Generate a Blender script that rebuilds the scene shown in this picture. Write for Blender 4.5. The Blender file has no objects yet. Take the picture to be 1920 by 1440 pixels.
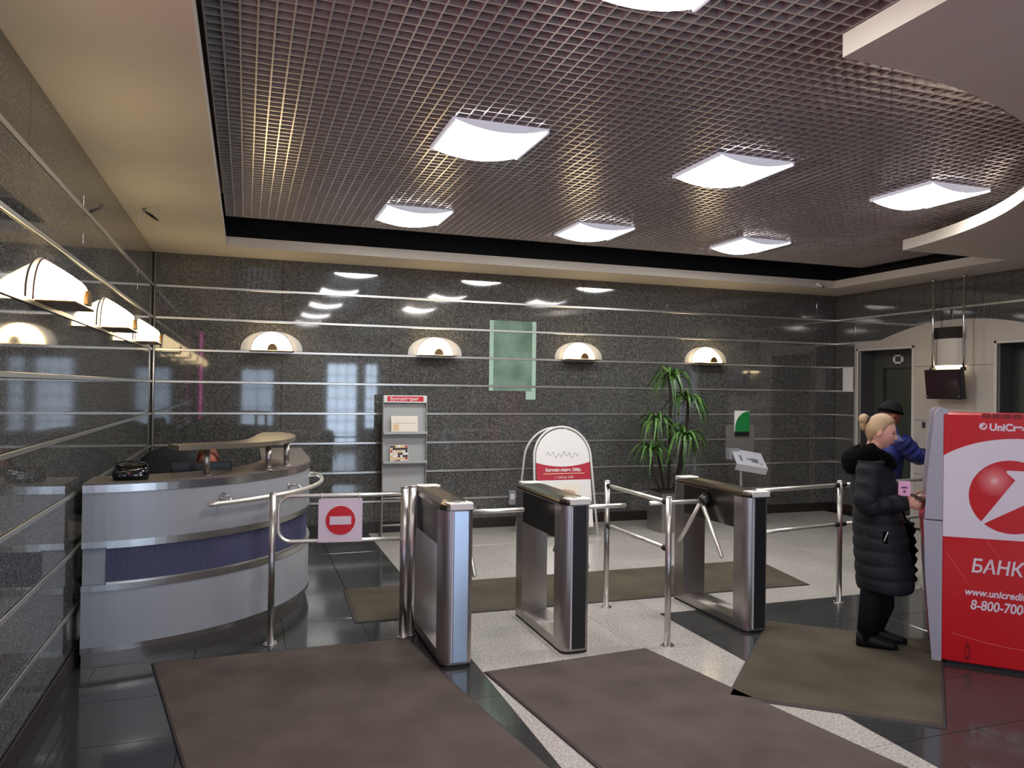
import bpy, bmesh, math, random
from mathutils import Vector, Matrix
from math import sin, cos, pi, radians
random.seed(7)
sc = bpy.context.scene
COL = sc.collection

# ------------------------------------------------------------------ camera, world, exposure
CAM_H = 1.72
yaw, pitch, roll, FPX = 0.3361, 0.0066, 0.0133, 1430.1
fwd = Vector((sin(yaw)*cos(pitch), cos(yaw)*cos(pitch), sin(pitch)))
rgt = Vector((cos(yaw), -sin(yaw), 0)); upv = rgt.cross(fwd)
r2 = rgt*cos(roll) + upv*sin(roll); u2 = upv*cos(roll) - rgt*sin(roll)
cd = bpy.data.cameras.new('camera'); cam = bpy.data.objects.new('camera', cd); COL.objects.link(cam)
cam.matrix_world = Matrix(((r2.x, u2.x, -fwd.x, 0), (r2.y, u2.y, -fwd.y, 0), (r2.z, u2.z, -fwd.z, CAM_H), (0, 0, 0, 1)))
cd.sensor_fit = 'HORIZONTAL'; cd.sensor_width = 36.0; cd.lens = 36.0*FPX/1920.0; cd.clip_start = 0.05; cd.clip_end = 100
sc.camera = cam
w = bpy.data.worlds.new('world'); sc.world = w; w.use_nodes = True
w.node_tree.nodes['Background'].inputs[0].default_value = (0.55, 0.65, 0.8, 1)
w.node_tree.nodes['Background'].inputs[1].default_value = 0.4
sc.view_settings.view_transform = 'Standard'; sc.view_settings.look = 'None'
sc.view_settings.gamma = 1.0; sc.view_settings.use_curve_mapping = False
EXPOSURE = 1.5
sc.view_settings.exposure = EXPOSURE
LAMP_E, SCONCE_E, WINDOW_E, SIGN_E = 11.0, 3.7, 4.0, 3.2
sc.cycles.max_bounces = 8; sc.cycles.diffuse_bounces = 4; sc.cycles.glossy_bounces = 5
sc.cycles.sample_clamp_indirect = 4.0
sc.cycles.caustics_reflective = False; sc.cycles.caustics_refractive = False

# ------------------------------------------------------------------ dimensions from the photograph
XL, XR, YB, YF = -0.957, 8.2, 9.043, -3.2
ZS, ZSU, ZG, ZC = 3.15, 3.25, 3.37, 3.95

# ------------------------------------------------------------------ materials
def lin(c):
    return tuple((v/255/12.92 if v/255 <= .04045 else ((v/255+.055)/1.055)**2.4) for v in c)
MATS = {}
def mat(name, rgb=(128, 128, 128), rough=.5, metal=0., spec=.5, emit=None, es=0., aniso=0., noise=None, bump=None, coat=0., alpha=None, trans=0.):
    m = bpy.data.materials.new(name); m.use_nodes = True; nt = m.node_tree; b = nt.nodes['Principled BSDF']
    c = lin(rgb)
    b.inputs['Base Color'].default_value = (*c, 1); b.inputs['Roughness'].default_value = rough; b.inputs['Metallic'].default_value = metal
    b.inputs['Specular IOR Level'].default_value = spec; b.inputs['Coat Weight'].default_value = coat
    if trans: b.inputs['Transmission Weight'].default_value = trans
    if alpha is not None: b.inputs['Alpha'].default_value = alpha
    if emit: b.inputs['Emission Color'].default_value = (*emit, 1); b.inputs['Emission Strength'].default_value = es
    if aniso:
        b.inputs['Anisotropic'].default_value = aniso
        t = nt.nodes.new('ShaderNodeTangent'); t.direction_type = 'RADIAL'; t.axis = 'Z'; nt.links.new(t.outputs[0], b.inputs['Tangent'])
    geo = None
    if noise or bump:
        geo = nt.nodes.new('ShaderNodeNewGeometry')
    if noise:
        sc_, rgb2, lo, hi = noise[:4]
        n = nt.nodes.new('ShaderNodeTexNoise'); n.inputs['Scale'].default_value = sc_; n.inputs['Detail'].default_value = 4
        if len(noise) > 4:
            mp = nt.nodes.new('ShaderNodeMapping'); mp.inputs['Scale'].default_value = noise[4]
            nt.links.new(geo.outputs['Position'], mp.inputs[0]); nt.links.new(mp.outputs[0], n.inputs['Vector'])
        else: nt.links.new(geo.outputs['Position'], n.inputs['Vector'])
        r = nt.nodes.new('ShaderNodeValToRGB'); r.color_ramp.elements[0].position = lo; r.color_ramp.elements[1].position = hi
        r.color_ramp.elements[0].color = (*c, 1); r.color_ramp.elements[1].color = (*lin(rgb2), 1)
        nt.links.new(n.outputs[0], r.inputs[0]); nt.links.new(r.outputs[0], b.inputs['Base Color'])
    if bump:
        n2 = nt.nodes.new('ShaderNodeTexNoise'); n2.inputs['Scale'].default_value = bump[0]; n2.inputs['Detail'].default_value = 3
        nt.links.new(geo.outputs['Position'], n2.inputs['Vector'])
        bp = nt.nodes.new('ShaderNodeBump'); bp.inputs['Strength'].default_value = bump[1]; bp.inputs['Distance'].default_value = .01
        nt.links.new(n2.outputs[0], bp.inputs['Height']); nt.links.new(bp.outputs[0], b.inputs['Normal'])
    MATS[name] = m; return m

def granite(name, base, dark, fleck, rough, spec=.5, scale=160, lo=.62, hi=.72, amount=1., patch=.0, rvar=.0):
    """speckled stone: two noises for grain and pale flecks, plus a slow tone drift between slabs"""
    m = bpy.data.materials.new(name); m.use_nodes = True; nt = m.node_tree; b = nt.nodes['Principled BSDF']; N = nt.nodes; L = nt.links
    g = N.new('ShaderNodeNewGeometry')
    n1 = N.new('ShaderNodeTexNoise'); n1.inputs['Scale'].default_value = scale*.45; n1.inputs['Detail'].default_value = 3
    n2 = N.new('ShaderNodeTexNoise'); n2.inputs['Scale'].default_value = scale; n2.inputs['Detail'].default_value = 1
    n3 = N.new('ShaderNodeTexNoise'); n3.inputs['Scale'].default_value = .9; n3.inputs['Detail'].default_value = 3
    for n in (n1, n2, n3): L.new(g.outputs['Position'], n.inputs['Vector'])
    r1 = N.new('ShaderNodeValToRGB'); r1.color_ramp.elements[0].position = .35; r1.color_ramp.elements[1].position = .65
    r1.color_ramp.elements[0].color = (*lin(dark), 1); r1.color_ramp.elements[1].color = (*lin(base), 1)
    r2_ = N.new('ShaderNodeValToRGB'); r2_.color_ramp.elements[0].position = lo; r2_.color_ramp.elements[1].position = hi
    r2_.color_ramp.elements[0].color = (0, 0, 0, 1); r2_.color_ramp.elements[1].color = (amount,)*3+(1,)
    mx = N.new('ShaderNodeMix'); mx.data_type = 'RGBA'; mx.inputs[7].default_value = (*lin(fleck), 1)
    L.new(n1.outputs[0], r1.inputs[0]); L.new(n2.outputs[0], r2_.inputs[0]); L.new(r2_.outputs[0], mx.inputs[0]); L.new(r1.outputs[0], mx.inputs[6])
    out = mx.outputs[2]
    oi = N.new('ShaderNodeObjectInfo')
    ad = N.new('ShaderNodeMath'); ad.operation = 'MULTIPLY_ADD'; ad.inputs[1].default_value = patch; L.new(n3.outputs[0], ad.inputs[0])
    a2 = N.new('ShaderNodeMath'); a2.operation = 'MULTIPLY_ADD'; a2.inputs[1].default_value = .10; a2.inputs[2].default_value = .95 - patch/2
    L.new(oi.outputs['Random'], a2.inputs[0]); L.new(a2.outputs[0], ad.inputs[2])
    m2 = N.new('ShaderNodeVectorMath'); m2.operation = 'SCALE'; L.new(out, m2.inputs[0]); L.new(ad.outputs[0], m2.inputs['Scale'])
    L.new(m2.outputs[0], b.inputs['Base Color'])
    b.inputs['Roughness'].default_value = rough; b.inputs['Specular IOR Level'].default_value = spec
    if rvar:
        mr = N.new('ShaderNodeMath'); mr.operation = 'MULTIPLY_ADD'; mr.inputs[1].default_value = rvar; mr.inputs[2].default_value = rough - rvar/2
        L.new(n3.outputs[0], mr.inputs[0]); L.new(mr.outputs[0], b.inputs['Roughness'])
    MATS[name] = m; return m

granite('wall_stone', (92, 91, 89), (62, 62, 61), (180, 178, 172), .045, .8, 110, .60, .72, .75, .12)
granite('floor_dark', (62, 63, 63), (52, 53, 53), (84, 84, 82), .10, .6, 120, .6, .7, .5, .1, .06)
granite('floor_light', (184, 178, 171), (146, 141, 135), (210, 204, 197), .17, .5, 130, .5, .62, .8, .2, .12)
mat('plaster', (206, 196, 184), .55, noise=(2.0, (200, 190, 178), .3, .7))
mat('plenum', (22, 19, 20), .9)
mat('ceiling_paint', (104, 94, 96), .9)
mat('ceiling_white', (200, 190, 175), .7)
mat('slat_metal', (236, 228, 225), .24, .68, noise=(3.0, (232, 225, 221), .3, .7))
mat('strip_metal', (205, 203, 198), .3, .85)
mat('brushed_steel', (186, 181, 178), .36, 1., aniso=.8)
mat('side_steel', (180, 175, 170), .34, 1., aniso=.7)
mat('dark_steel', (96, 88, 88), .3, 1., noise=(7, (84, 78, 78), .3, .7))
mat('chrome', (222, 218, 216), .22, 1.)
mat('chrome_warm', (232, 228, 218), .36, .8)
mat('lid_bronze', (92, 82, 72), .22, .9)
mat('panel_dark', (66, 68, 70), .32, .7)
mat('panel_reflection', (186, 200, 220), .3, .85)  # cool window daylight mirrored in a steel end, put into the base colour
mat('white_plastic', (222, 220, 216), .35)
mat('grey_plastic', (150, 150, 156), .4)
mat('pale_plastic', (196, 196, 204), .4)
mat('black_plastic', (22, 22, 24), .35)
mat('black_gloss', (10, 10, 12), .12, coat=.5)
mat('black_rubber', (20, 18, 20), .6)
mat('skirting', (44, 34, 32), .35)
mat('carpet', (98, 88, 82), .95, spec=.1, noise=(3.2, (84, 75, 70), .35, .7), bump=(260, .5))
mat('carpet_olive', (90, 83, 71), .95, spec=.1, noise=(3.0, (77, 70, 60), .35, .7), bump=(260, .5))
mat('carpet_edge', (54, 48, 46), .7)
mat('desk_grey', (172, 174, 180), .42, .25, noise=(2.5, (166, 168, 174), .3, .7))
mat('desk_blue', (84, 84, 114), .45, .1)
mat('desk_top', (122, 112, 104), .4, noise=(20, (110, 101, 94), .3, .7))
mat('desk_trim', (196, 196, 196), .25, 1., aniso=.5)
mat('shelf_warm', (190, 180, 160), .28, .9)
mat('lift_panel', (190, 182, 174), .38, .25)
mat('lift_panel_edge', (205, 198, 190), .4, .2)
mat('lift_dark', (78, 80, 76), .4, .3)
mat('lift_door', (88, 94, 84), .35, .5, noise=(1.5, (80, 86, 76), .3, .7))
mat('lift_jamb', (86, 80, 84), .4, .3)
mat('sconce_glass', (250, 240, 220), .3, emit=(1.0, .76, .42), es=SCONCE_E)
mat('sconce_plate', (180, 178, 176), .35, .3)
mat('sconce_knob', (120, 92, 58), .35, .6)
mat('purple_rim', (110, 70, 90), .3, .6)
mat('lamp_glass', (250, 250, 250), .3, emit=(1.0, .995, .98), es=LAMP_E)
mat('lamp_frame', (214, 212, 224), .35, emit=(.9, .88, 1.0), es=.12)
mat('day_glass', (200, 215, 235), .3, emit=(.62, .78, 1.0), es=WINDOW_E)
mat('frosted_glass', (200, 215, 235), .3, emit=(.62, .78, 1.0), es=WINDOW_E*.4)
mat('magenta_sign', (230, 40, 150), .3, emit=(1.0, .12, .55), es=SIGN_E)
mat('window_bar', (60, 62, 66), .5)
mat('green_glass', (150, 178, 160), .12, noise=(3.5, (112, 138, 122), .35, .65), trans=.15)
mat('green_glass_edge', (176, 206, 186), .15)
mat('paper', (232, 228, 226), .6)
mat('paper_cream', (234, 226, 212), .6)
mat('paper_line', (170, 150, 130), .6)
mat('paper_orange', (226, 196, 150), .6)
mat('rack_grey', (178, 178, 176), .4, .2)
mat('rack_panel', (168, 168, 167), .45, .1)
mat('atm_red', (196, 14, 26), .32, spec=.5, coat=.2)
mat('atm_dark_red', (130, 8, 18), .4)
mat('atm_white', (222, 214, 224), .4)
mat('atm_bezel', (166, 164, 176), .42, .1)
mat('board_grey', (112, 110, 104), .45, .1)
mat('atm_grey', (120, 118, 128), .42, .1)
mat('sphere_light', (238, 170, 170), .4)
mat('sign_red', (214, 26, 44), .4)
mat('sign_white', (236, 218, 232), .45)
mat('poster_red', (176, 44, 62), .45)
mat('poster_grey', (150, 148, 146), .5)
mat('poster_tan', (206, 160, 136), .5)
mat('leaf', (58, 98, 40), .42, noise=(30, (98, 140, 58), .35, .7))
mat('leaf_dark', (36, 66, 28), .45, noise=(30, (60, 96, 40), .35, .7))
mat('trunk', (48, 36, 28), .8, noise=(60, (34, 26, 20), .3, .7), bump=(120, .5))
mat('soil', (40, 30, 24), .9)
mat('green_card', (24, 122, 60), .5)
mat('skin', (232, 176, 156), .5, spec=.3, noise=(22, (222, 158, 140), .3, .8))
mat('skin_tan', (170, 110, 88), .5, spec=.3)
mat('skin_guard', (190, 110, 92), .5, spec=.3)
mat('hair_blonde', (160, 128, 96), .5, noise=(120, (196, 168, 128), .35, .7, (1, 1, 5)), bump=(160, .6))
mat('hair_red', (120, 60, 40), .6, bump=(160, .6))
mat('hair_tie', (20, 14, 14), .6)
mat('coat_black', (25, 28, 33), .62, spec=.3, bump=(60, .25))
mat('fur_black', (7, 7, 8), .95, spec=.1, bump=(140, 1.0))
mat('trouser_black', (12, 13, 17), .8, spec=.2)
mat('boot_black', (9, 9, 11), .6, spec=.3)
mat('jacket_blue', (34, 48, 118), .55, noise=(9, (20, 26, 66), .4, .65))
mat('jacket_dark', (20, 22, 34), .6)
mat('uniform', (16, 16, 20), .7)
mat('card_pink', (242, 178, 214), .4)
mat('card_ink', (110, 60, 90), .5)
mat('wallet_brown', (52, 24, 22), .4)
mat('wallet_edge', (170, 110, 80), .4)
mat('eye', (30, 24, 22), .2)
mat('lips', (196, 106, 100), .45)
mat('screen_dark', (48, 30, 36), .12, coat=.4)
mat('screen_bezel', (26, 24, 28), .3)
mat('mint', (210, 200, 188), .4)

def ball_print():
    m = mat('atm_disc', (196, 14, 26), .32, coat=.2); nt = m.node_tree; b = nt.nodes['Principled BSDF']
    tc = nt.nodes.new('ShaderNodeTexCoord'); vm = nt.nodes.new('ShaderNodeVectorMath'); vm.operation = 'DISTANCE'; vm.inputs[1].default_value = (.285, 0, 1.185)
    r = nt.nodes.new('ShaderNodeValToRGB'); e = r.color_ramp.elements; e[0].position = 0; e[1].position = .10
    e[0].color = (*lin((240, 196, 196)), 1); e[1].color = (*lin((196, 14, 26)), 1); x = e.new(.03); x.color = (*lin((226, 120, 122)), 1)
    nt.links.new(tc.outputs['Object'], vm.inputs[0]); nt.links.new(vm.outputs['Value'], r.inputs[0]); nt.links.new(r.outputs[0], b.inputs['Base Color'])
ball_print()

# ------------------------------------------------------------------ mesh helpers
class MB:
    def __init__(s): s.v = []; s.f = []; s.mi = []; s.sm = []
    def add(s, vs, fs, mi=0, smooth=False):
        o = len(s.v); s.v += [tuple(v) for v in vs]
        for f in fs: s.f.append(tuple(i+o for i in f)); s.mi.append(mi); s.sm.append(smooth)
        return s
    def box(s, x0, x1, y0, y1, z0, z1, mi=0, M=None):
        vs = [Vector(p) for p in ((x0, y0, z0), (x1, y0, z0), (x1, y1, z0), (x0, y1, z0), (x0, y0, z1), (x1, y0, z1), (x1, y1, z1), (x0, y1, z1))]
        if M: vs = [M @ v for v in vs]
        return s.add(vs, [(0, 3, 2, 1), (4, 5, 6, 7), (0, 1, 5, 4), (1, 2, 6, 5), (2, 3, 7, 6), (3, 0, 4, 7)], mi)
    def prism(s, pts, d0, d1, axis='z', mi=0, M=None, smooth=False):
        """pts: 2D polygon; extruded from d0 to d1 along the axis"""
        n = len(pts)
        def P(p, d):
            q = {'z': (p[0], p[1], d), 'y': (p[0], d, p[1]), 'x': (d, p[0], p[1])}[axis]
            q = Vector(q); return M @ q if M else q
        vs = [P(p, d0) for p in pts] + [P(p, d1) for p in pts]
        s.add(vs, [tuple(range(n))[::-1], tuple(range(n, 2*n))], mi)
        s.add(vs, [(i, (i+1) % n, n+(i+1) % n, n+i) for i in range(n)], mi, smooth)
        return s
    def tube(s, pts, r, n=12, cap=True, mi=0, closed=False, smooth=True):
        pts = [Vector(p) for p in pts]; m = len(pts)
        rr = r if isinstance(r, (list, tuple)) else [r]*m
        vs = []; prev = None
        for i, p in enumerate(pts):
            a = pts[(i-1) % m] if (i > 0 or closed) else p; b = pts[(i+1) % m] if (i < m-1 or closed) else p
            t = (b-a).normalized()
            if prev is None:
                h = Vector((0, 0, 1)) if abs(t.z) < .9 else Vector((1, 0, 0)); u = t.cross(h).normalized()
            else:
                u = (prev - t*prev.dot(t)).normalized()
            prev = u; v = t.cross(u)
            for k in range(n):
                a_ = 2*pi*k/n; vs.append(p + (u*cos(a_)+v*sin(a_))*rr[i])
        fs = []
        for i in range(m if closed else m-1):
            j = (i+1) % m
            for k in range(n): fs.append((i*n+k, i*n+(k+1) % n, j*n+(k+1) % n, j*n+k))
        s.add(vs, fs, mi, smooth)
        if cap and not closed:
            o = len(s.v)-len(vs)
            s.f.append(tuple(o+k for k in range(n))[::-1]); s.mi.append(mi); s.sm.append(False)
            s.f.append(tuple(o+(m-1)*n+k for k in range(n))); s.mi.append(mi); s.sm.append(False)
        return s
    def rings(s, rings, mi=0, smooth=True, cap=True):
        """rings: lists of points, all the same length"""
        n = len(rings[0]); vs = [p for r in rings for p in r]; fs = []
        for i in range(len(rings)-1):
            for k in range(n): fs.append((i*n+k, i*n+(k+1) % n, (i+1)*n+(k+1) % n, (i+1)*n+k))
        s.add(vs, fs, mi, smooth)
        if cap:
            o = len(s.v)-len(vs)
            s.f.append(tuple(o+k for k in range(n))[::-1]); s.mi.append(mi); s.sm.append(False)
            s.f.append(tuple(o+(len(rings)-1)*n+k for k in range(n))); s.mi.append(mi); s.sm.append(False)
        return s
    def loft(s, secs, n=20, mi=0, cap=True, pw=2.0):
        """secs: (centre, axis_u scaled, axis_v scaled); superellipse sections"""
        R = []
        for c, u, v in secs:
            c, u, v = Vector(c), Vector(u), Vector(v); r = []
            for k in range(n):
                a = 2*pi*k/n; ca, sa = cos(a), sin(a)
                x = math.copysign(abs(ca)**(2/pw), ca); y = math.copysign(abs(sa)**(2/pw), sa)
                r.append(c+u*x+v*y)
            R.append(r)
        return s.rings(R, mi, True, cap)
    def ball(s, c, rx, ry=None, rz=None, n=14, m=10, mi=0, M=None):
        ry = ry or rx; rz = rz or rx; R = []
        for i in range(m+1):
            t = -pi/2 + pi*(i+.02 if i == 0 else (i-.02 if i == m else i))/m
            R.append([Vector((c[0]+rx*cos(t)*cos(2*pi*k/n), c[1]+ry*cos(t)*sin(2*pi*k/n), c[2]+rz*sin(t))) for k in range(n)])
        if M: R = [[M @ p for p in r] for r in R]
        return s.rings(R, mi)
    def mesh(s, name, mats):
        me = bpy.data.meshes.new(name); me.from_pydata(s.v, [], s.f)
        for m in (mats if isinstance(mats, (list, tuple)) else [mats]): me.materials.append(MATS[m])
        me.polygons.foreach_set('material_index', s.mi); me.polygons.foreach_set('use_smooth', s.sm); me.update()
        return me
    def build(s, name, mats, parent=None, loc=(0, 0, 0), rz=0., bevel=0., seg=2, recalc=True):
        me = s.mesh(name, mats)
        if recalc:
            bm = bmesh.new(); bm.from_mesh(me); bmesh.ops.recalc_face_normals(bm, faces=bm.faces); bm.to_mesh(me); bm.free()
        return link(name, me, parent, loc, rz, bevel, seg)
def link(name, me, parent=None, loc=(0, 0, 0), rz=0., bevel=0., seg=2):
    o = bpy.data.objects.new(name, me); COL.objects.link(o); o.location = loc; o.rotation_euler = (0, 0, rz)
    if parent: o.parent = parent
    if bevel:
        b = o.modifiers.new('bevel', 'BEVEL'); b.width = bevel; b.segments = seg; b.limit_method = 'ANGLE'; b.angle_limit = radians(40)
        b.harden_normals = False
    return o
def thing(name, label, cat, loc=(0, 0, 0), rz=0., group=None):
    o = bpy.data.objects.new(name, None); COL.objects.link(o); o.empty_display_size = .1
    o.location = loc; o.rotation_euler = (0, 0, rz); o['label'] = label; o['category'] = cat
    if group: o['group'] = group
    return o
def tag(o, label, cat, group=None):
    o['label'] = label; o['category'] = cat
    if group: o['group'] = group
    return o
def struct(o): o['kind'] = 'structure'; return o
def empty_struct(name):
    o = bpy.data.objects.new(name, None); COL.objects.link(o); o['kind'] = 'structure'; return o
KIDS = {}
def copy_tree(o, parent=None):
    c = o.copy(); COL.objects.link(c)
    if parent: c.parent = parent
    for ch in [x for x in ALLCHILD(o)]: copy_tree(ch, c)
    return c
def ALLCHILD(o): return [x for x in bpy.data.objects if x.parent == o]
def text(name, body, size, material, parent, M, align='LEFT', extr=.0008, shear=0., bold=0., sx=1.0, space=1.0):
    cu = bpy.data.curves.new(name, 'FONT'); cu.body = body; cu.size = size; cu.align_x = align; cu.extrude = extr; cu.shear = shear; cu.offset = bold
    cu.space_character = space
    cu.materials.append(MATS[material]); o = bpy.data.objects.new(name, cu); COL.objects.link(o)
    if parent: o.parent = parent
    dg = bpy.context.evaluated_depsgraph_get(); me = bpy.data.meshes.new_from_object(o.evaluated_get(dg)); bpy.data.objects.remove(o)
    o = bpy.data.objects.new(name, me); COL.objects.link(o)
    if parent: o.parent = parent
    o.matrix_local = M @ Matrix.Diagonal((sx, 1, 1, 1))
    return o
def face_M(origin, right, up=(0, 0, 1)):
    r = Vector(right).normalized(); u = Vector(up).normalized(); n = r.cross(u)
    return Matrix(((r.x, u.x, n.x, origin[0]), (r.y, u.y, n.y, origin[1]), (r.z, u.z, n.z, origin[2]), (0, 0, 0, 1)))

# ------------------------------------------------------------------ FLOOR
floor = struct(MB().box(XL-.1, XR+.3, YF-.1, YB+.1, -.12, -.012).build('floor', 'floor_dark'))
P = 1.662/3
xs = [1.382 + P*k for k in range(-5, 13)]; ys = [5.196 + .567*k for k in range(-6, 8)]
tile_mesh = {}
def tile(x0, x1, y0, y1, m):
    x0, x1, y0, y1 = max(x0, XL), min(x1, XR), max(y0, YF), min(y1, YB)
    if x1-x0 < .02 or y1-y0 < .02: return
    key = (round(x1-x0, 3), round(y1-y0, 3), m)
    if key not in tile_mesh:
        a, b = (x1-x0)/2-.0012, (y1-y0)/2-.0012; e = .002
        mb = MB().rings([[Vector((sx*p, sy*q, z)) for sx, sy in ((-1, -1), (1, -1), (1, 1), (-1, 1))] for p, q, z in ((a, b, -.012), (a, b, -e), (a-e, b-e, 0))], smooth=False)
        tile_mesh[key] = mb.mesh('tile', m)
    link('tile', tile_mesh[key], floor, ((x0+x1)/2, (y0+y1)/2, random.uniform(-.0004, 0)))
def inlight(x, y):
    if 1.382 < x < 3.044: return True
    return x > 3.044 and y > 5.19
for i in range(len(xs)-1):
    for j in range(len(ys)-1):
        x0, x1, y0, y1 = xs[i], xs[i+1], ys[j], ys[j+1]
        if x0 > 5.0 and y1 < 3.8: continue
        tile(x0, x1, y0, y1, 'floor_light' if inlight((x0+x1)/2, (y0+y1)/2) else 'floor_dark')
# the near floor, outside the picture: large slabs
for x0, x1, y0, y1, m in ((XL, 1.382, YF, ys[0], 'floor_dark'), (1.382, 3.044, YF, ys[0], 'floor_light'), (3.044, XR, YF, ys[0], 'floor_dark'), (xs[0]-1, xs[0], ys[0], YB, 'floor_dark')):
    if x1 > XL: tile(x0, x1, y0, y1, m)
tile(4.9, XR, ys[0], 3.495, 'floor_dark')

# ------------------------------------------------------------------ WALLS: stone panels between metal strips
SZ = [2.790 - .3457*i for i in range(8)]
SH = .013
edges = [(3.15 + .1, SZ[0]+SH)] + [(SZ[i]-SH, SZ[i+1]+SH) for i in range(7)] + [(SZ[7]-SH, .12)]
pmesh = {}
def panel(parent, axis, a0, a1, z0, z1, pos, sgn):
    """stone panel on a wall; its face lies at pos, the thickness goes into the wall"""
    key = (axis, round(a1-a0, 3), round(z1-z0, 3), sgn)
    if key not in pmesh:
        h, v, e = (a1-a0)/2-.0012, (z1-z0)/2-.0008, .0015
        R = []
        for p, q, d in ((h, v, .02), (h, v, e), (h-e, v-e, 0)):
            r = []
            for s1, s2 in ((-1, -1), (1, -1), (1, 1), (-1, 1)):
                r.append(Vector((s1*p, sgn*d, s2*q)) if axis == 'x' else Vector((sgn*d, s1*p, s2*q)))
            R.append(r)
        mb = MB().rings(R, smooth=False); me = mb.mesh('panel', 'wall_stone')
        bm = bmesh.new(); bm.from_mesh(me); bmesh.ops.recalc_face_normals(bm, faces=bm.faces); bm.to_mesh(me); bm.free()
        pmesh[key] = me
    c = (a0+a1)/2; z = (z0+z1)/2
    link('panel', pmesh[key], parent, (c, pos, z) if axis == 'x' else (pos, c, z))
def strip(parent, axis, a0, a1, z, pos, sgn):
    mb = MB()
    if axis == 'x': mb.box(a0, a1, min(pos, pos-sgn*.010), max(pos, pos-sgn*.010), z-SH, z+SH)
    else: mb.box(min(pos, pos-sgn*.010), max(pos, pos-sgn*.010), a0, a1, z-SH, z+SH)
    mb.build('strip', 'strip_metal', parent, bevel=.002, seg=1)

wall_back = struct(MB().box(XL-.15, XR+.6, YB+.019, YB+.15, -.1, ZC).build('wall_back', 'black_rubber'))
jx = [XL] + [6.61-1.245*k for k in range(5, -1, -1)] + [7.855, XR]
for (zt, zb) in edges:
    for i in range(len(jx)-1):
        if jx[i+1]-jx[i] > .02: panel(wall_back, 'x', jx[i], jx[i+1], zb, zt, YB, 1)
for z in SZ: strip(wall_back, 'x', XL+.03, XR, z, YB, 1)

wall_left = struct(MB().box(XL-.15, XL-.019, YF-.1, YB+.019, -.1, ZC).build('wall_left', 'black_rubber'))
jy = [YF, -.92, .325, 1.57, 2.815, 4.06, 5.305, 6.55, 7.795, YB-.001]
for (zt, zb) in edges:
    for i in range(len(jy)-1): panel(wall_left, 'y', jy[i], jy[i+1], zb, zt, XL, -1)
for z in SZ: strip(wall_left, 'y', YF, YB-.03, z, XL, -1)

wall_right = struct(MB().box(XR+.60, XR+.75, YF-.1, YB+.019, -.1, ZC).build('wall_right', 'black_rubber'))
PY0, PY1 = 8.65, 5.39          # the pale portal round the two lifts
for i, (zt, zb) in enumerate(edges):
    panel(wall_right, 'y', PY0, YB-.001, zb, zt, XR, 1)
    if zt > 2.43:
        if zb > 2.66:
            for a in (7.5, 6.3, PY1): panel(wall_right, 'y', a, a+{7.5: 1.15, 6.3: 1.2, PY1: .91}[a], zb, zt, XR, 1)
    if True:
        for a, b in ((4.2, PY1), (2.9, 4.2), (.5, 2.9), (-3.2, .5)): panel(wall_right, 'y', a, b, zb, zt, XR, 1)
# stone over the arch: its lower edge follows the arch
def arch(y):
    c, hw = 7.02, 1.19
    if abs(y-c) >= hw: return 2.442
    R = (hw*hw+.205**2)/(2*.205); return 2.442 + .205 - R + math.sqrt(max(0, R*R-(y-c)**2))
ay = [PY1 + (PY0-PY1)*k/60 for k in range(61)]
def archstone(y0, y1, zb, zt):
    pts = [(y, max(arch(y), zb)) for y in [y0+(y1-y0)*k/24 for k in range(25)]]
    if all(p[1] >= zt for p in pts): return
    pts = [(y, min(z, zt)) for y, z in pts]
    MB().prism(pts + [(y1, zt), (y0, zt)], XR, XR+.02, 'x').build('panel', 'wall_stone', wall_right, recalc=True)
archstone(7.5, PY0, 2.43, SZ[0]-SH); archstone(6.3, 7.5, 2.43, SZ[0]-SH); archstone(PY1, 6.3, 2.43, SZ[0]-SH)
for z in SZ:
    strip(wall_right, 'y', PY0, YB-.012, z, XR, 1)
    strip(wall_right, 'y', YF, PY1, z, XR, 1)
strip(wall_right, 'y', PY1, PY0, SZ[0], XR, 1)
strip(wall_right, 'y', 8.21, PY0, SZ[1], XR, 1)

wall_front = struct(MB().box(XL-.1, XR+.7, YF-.15, YF, -.1, ZC).build('wall_front', 'plaster'))
struct(MB().box(XL, XR, YB-.014, YB, 0, .12).build('baseboard_back', 'skirting', bevel=.003, seg=1))
struct(MB().box(XL, XL+.014, YF, YB-.015, 0, .12).build('baseboard_left', 'skirting', bevel=.003, seg=1))
struct(MB().box(XR-.014, XR, PY0+.002, YB-.015, 0, .12).build('baseboard_right', 'skirting', bevel=.003, seg=1))
tr = MB(); tr.tube([(XL+.016, YB-.016, .12), (XL+.016, YB-.016, ZS)], .012, 12)
struct(tr.build('trim_1', 'strip_metal'))

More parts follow.
